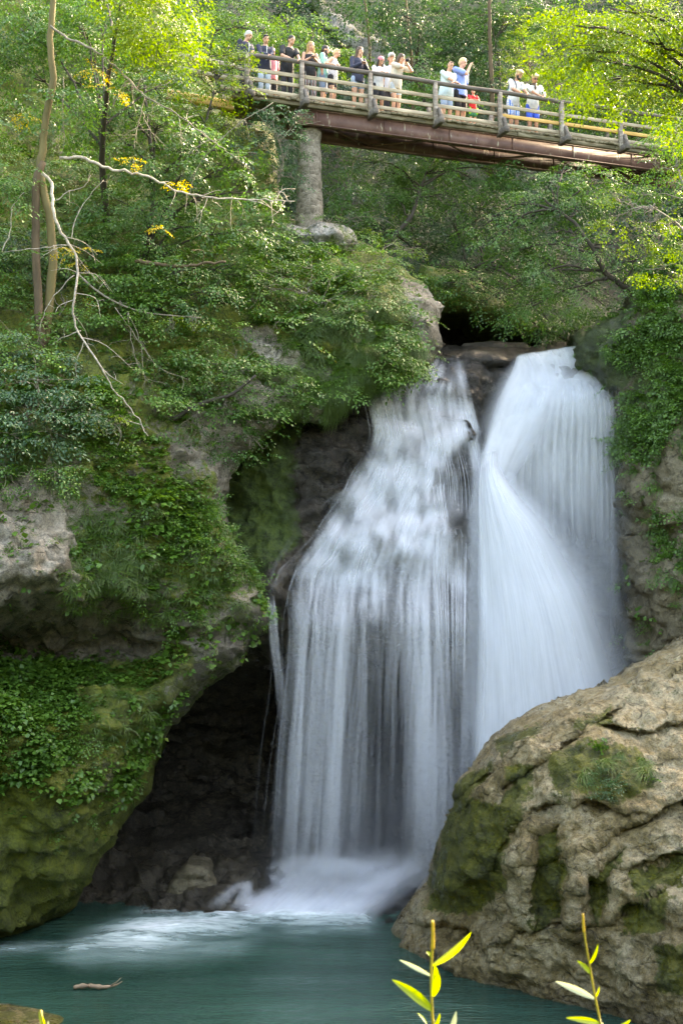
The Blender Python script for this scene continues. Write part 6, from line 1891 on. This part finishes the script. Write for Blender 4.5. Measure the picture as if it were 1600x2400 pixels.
def person(label, u, w_, vtop, yaw, top, bottom, hair, lean=0.0, head=(0, 0), hands=((-.16, 'rail'), (.16, 'rail')), skin='skin', group='people looking down from the footbridge', female=False, stout=1.0, extras=(), H=None, shoes='c_white', z0=0.0):
    s = s_at(u, w_, 1.0)
    if H is None:
        a, b = .6, 2.4
        for _ in range(30):
            m_ = (a + b) / 2
            if proj(bpt(s, w_, m_))[1] > vtop: a = m_
            else: b = m_
        H = a / (.55 + .45 * math.cos(lean))
    root = tag(empty('person', bpt(s, w_, z0), BROT + yaw), label, 'person', group)
    sk = M[skin]
    k = H / 1.75
    st = stout
    hz = .52 * H
    off = np.array([0, .16 * math.sin(lean) * k * 1.2, 0])
    cl_, sl_ = math.cos(lean), math.sin(lean)

    def T(x, y, z):
        """Torso point before leaning -> after leaning forward (towards -Y) at the hips."""
        dz = z - hz
        return np.array([x, y * cl_ - dz * sl_, hz + dz * cl_ + y * sl_]) + off

    sw = (.108 if not female else .096) * H
    hipw = .052 * H
    hp, hy = head
    neck = T(0, .005, .835 * H)
    # head frame
    Rh = (Matrix.Rotation(hy, 3, 'Z') @ Matrix.Rotation(lean * .7 + hp + .16, 3, 'X'))
    hc = neck + np.array(Rh @ Vector((0, -.022 * k, .092 * H)))

    def Hd(x, y, z): return hc + np.array(Rh @ (Vector((x, y, z)) * k))

    hands_w = []
    for i, (dx, tgt) in enumerate(hands):
        sgn = -1 if i == 0 else 1
        S = T(sgn * sw, 0, .805 * H)
        if tgt == 'rail':
            loc = Vector((dx, -(w_ + .075), RAILH + .045))
            loc = Matrix.Rotation(-yaw, 3, 'Z') @ loc
            Wt = np.array(loc)
        elif tgt == 'rail_low':
            loc = Matrix.Rotation(-yaw, 3, 'Z') @ Vector((dx, -(w_ + .0), .80)); Wt = np.array(loc)
        elif tgt == 'phone': Wt = T(sgn * .05 * k, -.26 * k, .70 * H)
        elif tgt == 'face': Wt = Hd(sgn * .05, -.17, -.03)
        elif tgt == 'brow': Wt = Hd(sgn * -.02, -.20, -.05)
        elif tgt == 'chest': Wt = T(sgn * .03 * k, -.17 * k, .70 * H)
        else: Wt = T(sgn * (.155 * k), -.02, .475 * H)
        E, Wt = ik(S, Wt, .172 * H, .150 * H, (sgn * .7, .35, -.75))
        hands_w.append((S, E, Wt, sgn, tgt))
    legs = []
    for sgn in (-1, 1):
        hj = np.array([sgn * hipw, 0, .515 * H]) + off
        kn = np.array([sgn * hipw * 1.08, off[1] * .45 - .012 * k, .285 * H])
        an = np.array([sgn * hipw * 1.12, .02 * k, .045 * H])
        legs.append((hj, kn, an, sgn))
    # ---- body: one continuous skin
    b = MB()
    rings = [(.50, .088, .075), (.56, .088, .072), (.62, .078, .062), (.70, .088, .068), (.77, .095, .066), (.81, .070, .052), (.835, .036, .036)]
    b.tube([T(0, 0, z * H) for z, _, _ in rings], [((x * (1 if not female else .93) * st) * H, y * st * H) for _, x, y in rings], 14, flat=(0, 1, 0))
    cap(b, T(0, .005, .82 * H), hc - np.array(Rh @ Vector((0, 0, .04 * k))), .034 * H, .031 * H)
    b.ell(Hd(0, .005, .02), (.074 * k, .093 * k, .098 * k), Rh)
    b.ell(Hd(0, -.028, -.055), (.054 * k, .058 * k, .056 * k), Rh)
    b.ell(Hd(0, -.096, -.022), (.013 * k, .022 * k, .024 * k), Rh)
    for sx in (-1, 1):
        b.ell(Hd(sx * .076, .012, -.012), (.012 * k, .020 * k, .032 * k), Rh)
    for (S, E, W, sgn, tgt) in hands_w:
        cap(b, S, E, .030 * H, .024 * H); cap(b, E, W, .0245 * H, .0165 * H)
        d = (W - E); d /= np.linalg.norm(d)
        if tgt in ('rail', 'rail_low'): d = d * .5 + np.array([-sgn * .75, -.1, -.25]); d /= np.linalg.norm(d)
        sd = np.cross(d, (0, 0, 1.0)); sd /= np.linalg.norm(sd) + 1e-9
        pn = np.cross(sd, d)
        cap(b, W, W + d * .055 * k, .021 * k, .024 * k)
        pc_ = W + d * .062 * k
        for f in range(4):
            o_ = sd * (f - 1.5) * .0175 * k
            ln = (.036, .042, .040, .031)[f] * k
            m1 = pc_ + o_ + d * ln - pn * .006 * k
            cap(b, pc_ + o_, m1, .0095 * k, .009 * k, 6); cap(b, m1, m1 + (d * .6 - pn * .8) * ln * .8, .009 * k, .0075 * k, 6)
        th = W + d * .02 * k + sd * -sgn * .024 * k
        cap(b, th, th + (d * .7 + sd * -sgn * .7) * .04 * k, .0105 * k, .009 * k, 6)
    for (hj, kn, an, sgn) in legs:
        cap(b, hj, kn, .052 * H * st ** .5, .034 * H); cap(b, kn, (kn * .45 + an * .55) + np.array([0, .012 * k, 0]), .034 * H, .028 * H); cap(b, (kn * .45 + an * .55) + np.array([0, .012 * k, 0]), an, .028 * H, .022 * H)
        cap(b, an + np.array([0, .01, -.025 * k]), an + np.array([sgn * .012, -.13 * k, -.048 * k]), .026 * k, .022 * k)
    fuse(b, 'body', sk, root, .012)
    for sx in (-1, 1):
        e_ = MB(); e_.ell(Hd(sx * .030, -.082, .010), (.013 * k, .009 * k, .008 * k), Rh, 8, 6); e_.build('eye', M['dark_eye'], root)
        e_ = MB(); e_.ell(Hd(sx * .031, -.088, .030), (.018 * k, .006 * k, .004 * k), Rh, 8, 4); e_.build('eyebrow', M['hair_dark' if hair != 'grey' else 'hair_grey'], root)
    e_ = MB(); e_.ell(Hd(0, -.084, -.058), (.022 * k, .007 * k, .006 * k), Rh, 8, 4); e_.build('mouth', M['lip'], root)
    # ---- hair
    kind_h, col_h = hair if isinstance(hair, tuple) else ('short', hair)
    h = MB()
    if kind_h != 'none':
        h.ell(Hd(0, .018, .045), (.083 * k, .096 * k, .088 * k), Rh)
        h.ell(Hd(0, .045, .0), (.079 * k, .074 * k, .085 * k), Rh)
        if kind_h == 'curly':
            for a_ in np.linspace(0, 2 * PI, 9)[:-1]:
                h.ell(Hd(.07 * math.cos(a_), .02 + .075 * math.sin(a_), .085), (.042 * k,) * 3, Rh, 8, 6)
            h.ell(Hd(0, .01, .12), (.06 * k, .07 * k, .035 * k), Rh)
        if kind_h in ('long', 'veil'):
            for sx in (-1, 1):
                e1 = Hd(sx * .07, .015, .02)
                mid = T(sx * .085 * k, -.02 * k, .82 * H)
                cap(h, e1, mid, .034 * k, .038 * k)
                cap(h, mid, T(sx * .08 * k, -.075 * k, .72 * H), .038 * k, .022 * k)
            cap(h, Hd(0, .06, .0), T(0, .085 * k, .76 * H), .065 * k, .05 * k)
        if kind_h == 'bun':
            h.ell(Hd(0, .10, .05), (.035 * k,) * 3, Rh, 8, 6)
        ho = fuse(h, 'hair', M['hair_' + col_h], root, .013, 2)
    # ---- clothes
    kind_t, mt, sl = top
    c = MB()
    g = 1.13
    hem = .46 if kind_t != 'crop' else .50
    rr_ = [(hem, .098, .083), (.52, .097, .082), (.58, .093, .076), (.63, .086, .070), (.70, .093, .074), (.77, .099, .071), (.805, .078, .058), (.825, .046, .046)]
    if sl == 'tank': rr_ = rr_[:-2] + [(.79, .085, .062)]
    c.tube([T(0, 0, z * H) for z, _, _ in rr_], [((x * (1 if not female else .93) * st + .006) * H, (y * st + .004) * H) for _, x, y in rr_], 14, flat=(0, 1, 0))
    for (S, E, W, sgn, tgt) in hands_w:
        if sl == 'long':
            cap(c, S, E, .040 * H, .033 * H); cap(c, E, E + (W - E) * .93, .033 * H, .026 * H)
        elif sl == 'short':
            cap(c, S, S + (E - S) * .72, .041 * H, .041 * H)
        elif sl == 'tank':
            cap(c, T(sgn * sw * .52, -.01, .83 * H), T(sgn * sw * .62, -.03, .77 * H), .014 * H, .02 * H)
    fuse(c, 'jacket' if sl == 'long' else 'shirt', M[mt], root, .013, 2)
    kind_b, mb_ = bottom
    c = MB()
    c.tube([T(0, 0, z * H) if z > .52 else np.array([0, 0, z * H]) + off for z in (.455, .50, .55, .575)], [(.060 * H, .058 * H), (.096 * H * st, .080 * H * st), (.092 * H * st, .077 * H * st), (.088 * H * st, .073 * H * st)], 14, flat=(0, 1, 0))
    for (hj, kn, an, sgn) in legs:
        if kind_b == 'shorts': cap(c, hj, hj * .12 + kn * .88, .058 * H, .050 * H)
        elif kind_b == 'short_shorts': cap(c, hj, hj * .5 + kn * .5, .058 * H, .051 * H)
        elif kind_b == 'wide': cap(c, hj, kn, .058 * H, .050 * H); cap(c, kn, an, .05 * H, .052 * H)
        else: cap(c, hj, kn, .057 * H, .042 * H); cap(c, kn, an + np.array([0, 0, .02]), .042 * H, .032 * H)
    fuse(c, 'trousers' if kind_b in ('trousers', 'wide') else 'shorts', M[mb_], root, .013, 2)
    for (hj, kn, an, sgn) in legs:
        c = MB()
        cap(c, an + np.array([0, .02, -.022 * k]), an + np.array([sgn * .014, -.14 * k, -.040 * k]), .040 * k, .034 * k)
        c.box(an + np.array([sgn * .007, -.06 * k, -.066 * k]), (.08 * k, .25 * k, .022 * k), bev=.01)
        fuse(c, 'shoe', M[shoes], root, .014, 1)
    # ---- extras worn on the body
    for ex in extras:
        m_ = MB()
        if ex == 'glasses_up':
            for sx in (-1, 1): m_.ell(Hd(sx * .034, -.066, .092), (.028 * k, .014 * k, .020 * k), Rh, 10, 6)
            cap(m_, Hd(-.02, -.07, .095), Hd(.02, -.07, .095), .006 * k, .006 * k, 6)
            for sx in (-1, 1): cap(m_, Hd(sx * .06, -.06, .09), Hd(sx * .084, .02, .05), .005 * k, .005 * k, 6)
            fuse(m_, 'sunglasses', M['c_phone'], root, .008, 1)
        elif ex == 'sunglasses':
            for sx in (-1, 1): m_.ell(Hd(sx * .034, -.088, .010), (.028 * k, .010 * k, .020 * k), Rh, 10, 6)
            cap(m_, Hd(-.02, -.09, .014), Hd(.02, -.09, .014), .006 * k, .006 * k, 6)
            for sx in (-1, 1): cap(m_, Hd(sx * .06, -.08, .012), Hd(sx * .082, .01, .01), .005 * k, .005 * k, 6)
            fuse(m_, 'sunglasses', M['c_phone'], root, .008, 1)
        elif ex.startswith('cap_'):
            m_.ell(Hd(0, .012, .062), (.090 * k, .104 * k, .080 * k), Rh)
            m_.ell(Hd(0, -.115, .055), (.062 * k, .055 * k, .014 * k), Rh)
            fuse(m_, 'cap', M['c_' + ex[4:]], root, .012, 1)
        elif ex.startswith('scarf_'):
            m_.ell(Hd(0, .015, .060), (.092 * k, .104 * k, .085 * k), Rh)
            m_.ell(Hd(0, .10, .02), (.05 * k, .04 * k, .05 * k), Rh)
            fuse(m_, 'headscarf', M['c_' + ex[6:]], root, .012, 1)
        elif ex == 'beard':
            m_.ell(Hd(0, -.040, -.085), (.054 * k, .052 * k, .042 * k), Rh)
            for sx in (-1, 1): m_.ell(Hd(sx * .055, -.02, -.05), (.018 * k, .035 * k, .05 * k), Rh)
            fuse(m_, 'beard', M['hair_dark'], root, .010, 1)
        elif ex == 'zip':
            cap(m_, T(0, -.082 * H, .60 * H), T(0, -.075 * H, .80 * H), .012 * k, .016 * k, 6)
            fuse(m_, 'shirt_front', M['c_white'], root, .009, 1)
        elif ex == 'hem':
            m_.tube([T(0, 0, z * H) for z in (.44, .455, .48)], [(.100 * H, .084 * H)] * 3, 14, flat=(0, 1, 0))
            m_.build('undershirt', M['c_white'], root)
        elif ex == 'straps':
            for sx in (-1, 1):
                q = catmull([T(sx * .055 * H, .075 * H, .72 * H), T(sx * .06 * H, .02 * H, .835 * H), T(sx * .062 * H, -.07 * H, .79 * H), T(sx * .068 * H, -.088 * H, .70 * H), T(sx * .08 * H, -.05 * H, .62 * H)], 16)
                m2 = MB(); m2.tube(q, [(.018 * k, .007 * k)] * 16, 8); m2.build('backpack_strap', M['c_bag'], root)
        elif ex == 'watch':
            (S, E, W, sgn, tgt) = hands_w[0]
            d = (W - E) / np.linalg.norm(W - E)
            m_.tube([W - d * .03, W - d * .005], [.033 * k, .033 * k], 10)
            m_.build('wristband', M['c_yellow'], root, smooth=True)
        elif ex == 'kerchief':
            m_.tube([T(0, -.02, .815 * H), T(0, -.02, .84 * H), T(0, -.02, .86 * H)], [.052 * H, .05 * H, .04 * H], 12); m_.ell(T(0, -.075 * H, .79 * H), (.035 * k, .03 * k, .07 * k))
            fuse(m_, 'neckerchief', M['hair_brown'], root, .012, 1)
        elif ex == 'lime_side':
            for sx in (-1, 1):
                c2 = MB(); c2.box(np.array([sx * .17 * k, -.05, .42 * H]), (.05, .09, .30 * k), bev=.015); c2.build('shirt_tail', M['c_lime'], root)
    return root, T, Hd, H, hands_w


def held(root, name, label, cat, mat, pts, size, rx=0.0):
    """A thing carried by a person, placed in that person's own frame but top-level."""
    Mx = Matrix.Translation(root.location) @ Matrix.Rotation(root.rotation_euler.z, 4, 'Z')
    p = Mx @ Vector(pts)
    o_ = tag(empty(name, p, root.rotation_euler.z), label, cat)
    return o_


def phone(pr, label, camera=False):
    root, T, Hd, H, hw = pr
    c = (hw[0][2] + hw[1][2]) / 2 + np.array([0, -.06, .03])
    o_ = held(root, 'camera' if camera else 'phone', label, 'camera' if camera else 'phone', None, c, None)
    m_ = MB()
    if camera:
        m_.box((0, 0, 0), (.13, .05, .09), bev=.01); m_.build('camera_body', M['c_phone'], o_, smooth=False)
        m2 = MB(); m2.tube([(0, -.02, 0), (0, -.09, 0)], [.035, .032], 12); m2.build('lens', M['c_charcoal'], o_)
    else:
        m_.box((0, 0, 0), (.15, .012, .075), Matrix.Rotation(-.5, 3, 'X'), bev=.006); m_.build('case', M['c_phone'], o_, smooth=False)
        m2 = MB(); m2.box((0, .0075, .003), (.138, .003, .066), Matrix.Rotation(-.5, 3, 'X')); m2.build('screen', M['c_bluegrey'], o_, smooth=False)


def backpack(pr, label, mat, side):
    root, T, Hd, H, hw = pr
    o_ = held(root, 'backpack', label, 'backpack', None, T(0, .15, .70 * H), None)
    m_ = MB()
    m_.ell((0, 0, 0), (.16, .10, .24)); m_.box((0, .0, -.03), (.27, .17, .38), bev=.06)
    fuse(m_, 'bag', M[mat], o_, .016, 3)
    m2 = MB(); m2.ell((0, .085, -.07), (.11, .05, .11)); fuse(m2, 'pocket', M[side], o_, .014, 2)
    for sx in (-1, 1):
        m3 = MB(); m3.ell((sx * .14, 0, -.08), (.035, .06, .10)); fuse(m3, 'side_pocket', M[side], o_, .014, 2)


R_ = math.radians
person('grey-haired man in a navy jacket standing behind leaves at the bridge end', 574, .55, 72, R_(30), ('shirt', 'c_navy', 'long'), ('trousers', 'c_charcoal'), ('short', 'grey'), lean=.05, head=(.25, .2), hands=((0, 'down'), (.1, 'rail')), extras=('zip',))
person('dark-haired man in a navy zip jacket, sunglasses pushed up, hands clasped on the rail', 620, .40, 84, R_(5), ('shirt', 'c_navy', 'long'), ('trousers', 'c_light_jeans'), ('short', 'dark'), lean=.12, head=(.1, -.15), hands=((-.04, 'rail'), (.04, 'rail')), extras=('glasses_up', 'zip', 'hem'), stout=1.08)
person('half-hidden young person in a white and pink top behind the zip-jacket man', 636, 1.0, 112, R_(20), ('shirt', 'c_pink', 'short'), ('shorts', 'c_charcoal'), ('short', 'brown'), hands=((0, 'down'), (0, 'down')))
person('young man in a black T-shirt leaning both arms on the rail', 674, .46, 88, R_(12), ('shirt', 'c_black', 'short'), ('trousers', 'c_charcoal'), ('short', 'dark'), lean=.28, head=(.0, .15), hands=((-.12, 'rail'), (.20, 'rail')))
p4 = person('woman with long blond hair, black top and striped trousers holding a phone', 726, .36, 99, R_(-4), ('shirt', 'c_black', 'tank'), ('wide', 'c_stripes'), ('long', 'blond'), lean=.05, head=(.12, .05), hands=((0, 'phone'), (0, 'phone')), female=True)
phone(p4, 'dark phone held by the woman in striped trousers')
p5 = person('bearded man in a mint T-shirt with bag straps, seen turned sideways', 757, .62, 106, R_(62), ('shirt', 'c_mint', 'short'), ('shorts', 'c_bluegrey'), ('short', 'dark'), lean=.03, head=(.05, .1), hands=((0, 'down'), (0, 'down')), extras=('beard', 'straps'))
person('woman with short blond hair in a grey patterned sleeveless top, sunglasses on her head', 780, .40, 115, R_(48), ('shirt', 'c_pattern', 'tank'), ('short_shorts', 'c_charcoal'), ('bun', 'light_blond'), lean=.10, head=(.1, .1), hands=((-.15, 'rail'), (.05, 'rail')), female=True, extras=('glasses_up',))
p7 = person('woman with long dark hair in a dark sweater and denim shorts holding a phone', 838, .48, 110, R_(10), ('shirt', 'c_navy', 'long'), ('short_shorts', 'c_jeans'), ('long', 'brown'), lean=.03, head=(.05, .45), hands=((0, 'phone'), (0, 'phone')), female=True)
phone(p7, 'dark phone held by the woman in denim shorts and dark sweater')
person('girl with a pink headscarf resting her arms on the rail', 887, .36, 135, R_(6), ('shirt', 'c_ltgrey', 'short'), ('shorts', 'c_charcoal'), ('long', 'dark'), lean=.10, head=(.2, .1), hands=((-.05, 'rail'), (.12, 'rail')), female=True, extras=('scarf_pink',), skin='skin_tan')
p9 = person('woman with long brown hair in a sand-coloured top photographing down from the rail', 928, .45, 127, R_(28), ('shirt', 'c_sand', 'short'), ('short_shorts', 'c_light_jeans'), ('long', 'brown'), lean=.16, head=(.25, .2), hands=((0, 'face'), (0, 'face')), female=True, stout=1.08)
phone(p9, 'small black camera held to the face of the long-haired woman', True)
person('person in a grey cap half hidden behind the photographing woman', 916, 1.15, 124, R_(-10), ('shirt', 'c_grey', 'short'), ('trousers', 'c_charcoal'), ('short', 'brown'), hands=((0, 'down'), (0, 'down')), extras=('cap_grey',))
person('stocky balding man in a pale blue T-shirt with folded arms on the rail, sunglasses up', 1047, .44, 147, R_(10), ('shirt', 'c_paleblue', 'short'), ('shorts', 'c_jeans'), ('none', 'bald'), lean=.22, head=(.12, .05), hands=((.14, 'rail'), (-.02, 'rail')), stout=1.2, extras=('glasses_up', 'hem'))
person('man in a blue T-shirt and black shorts raising one hand to his face', 1078, .60, 136, R_(24), ('shirt', 'c_sky', 'short'), ('shorts', 'c_black'), ('short', 'light_blond'), lean=.04, head=(.1, .2), hands=((0, 'brow'), (0, 'down')))
person('small child in a red T-shirt looking out through the bridge rails', 1107, .30, 209, R_(0), ('shirt', 'c_red', 'short'), ('shorts', 'c_green'), ('short', 'blond'), lean=.05, head=(.05, 0), hands=((-.06, 'rail_low'), (.06, 'rail_low')), extras=('lime_side',))
p13 = person('bearded man in white T-shirt and blue checked shorts leaning on the rail, yellow wristband', 1204, .44, 168, R_(16), ('shirt', 'c_white', 'short'), ('shorts', 'c_check'), ('curly', 'light_blond'), lean=.24, head=(.15, .2), hands=((.0, 'rail'), (.22, 'rail')), extras=('beard', 'straps', 'watch'), skin='skin_tan')
backpack(p13, 'navy and green backpack worn by the bearded man in checked shorts', 'c_bag', 'c_baggreen')
person('person in a white T-shirt, sunglasses and bright blue shorts leaning on the rail', 1248, .42, 178, R_(-6), ('shirt', 'c_white', 'short'), ('shorts', 'c_royal'), ('curly', 'light_blond'), lean=.20, head=(.2, 0), hands=((-.02, 'rail'), (.16, 'rail')), extras=('sunglasses', 'kerchief'), skin='skin_tan')
# ================================================================== THE SPRAY IN THE AIR
hm = bpy.data.materials.new('spray_mist'); hm.use_nodes = True
ht = hm.node_tree; ht.nodes.clear()
ho = ht.nodes.new('ShaderNodeOutputMaterial'); pv = ht.nodes.new('ShaderNodeVolumePrincipled')
pv.inputs['Color'].default_value = (.86, .90, .98, 1); pv.inputs['Anisotropy'].default_value = .1
tc = ht.nodes.new('ShaderNodeTexCoord'); vl = ht.nodes.new('ShaderNodeVectorMath'); vl.operation = 'LENGTH'
ht.links.new(tc.outputs['Object'], vl.inputs[0])
mr = ht.nodes.new('ShaderNodeMapRange'); mr.interpolation_type = 'SMOOTHSTEP'
mr.inputs[1].default_value = 1.0; mr.inputs[2].default_value = .1; mr.inputs[3].default_value = 0.0; mr.inputs[4].default_value = .065
ht.links.new(vl.outputs['Value'], mr.inputs[0]); ht.links.new(mr.outputs[0], pv.inputs['Density'])
ht.links.new(pv.outputs[0], ho.inputs['Volume'])
SC.cycles.volume_step_rate = 4.0
SC.cycles.volume_bounces = 1
for (u, v, Y, r) in ((930, 1960, 33.8, (4.2, 2.0, 3.6)), (860, 2060, 33.2, (3.4, 1.6, 1.5)), (1420, 1330, 35.2, (2.4, 1.6, 6.0))):
    mb = MB(); mb.ell((0, 0, 0), (1, 1, 1), None, 24, 16)
    m_ = hm if u < 1600 else hm.copy()
    if u > 1600: [nd for nd in m_.node_tree.nodes if nd.type == 'MAP_RANGE'][0].inputs[4].default_value = .045
    o = mb.build('mist', m_)
    o.location = P(u, v, Y); o.scale = r
    tag(o, kind='stuff')
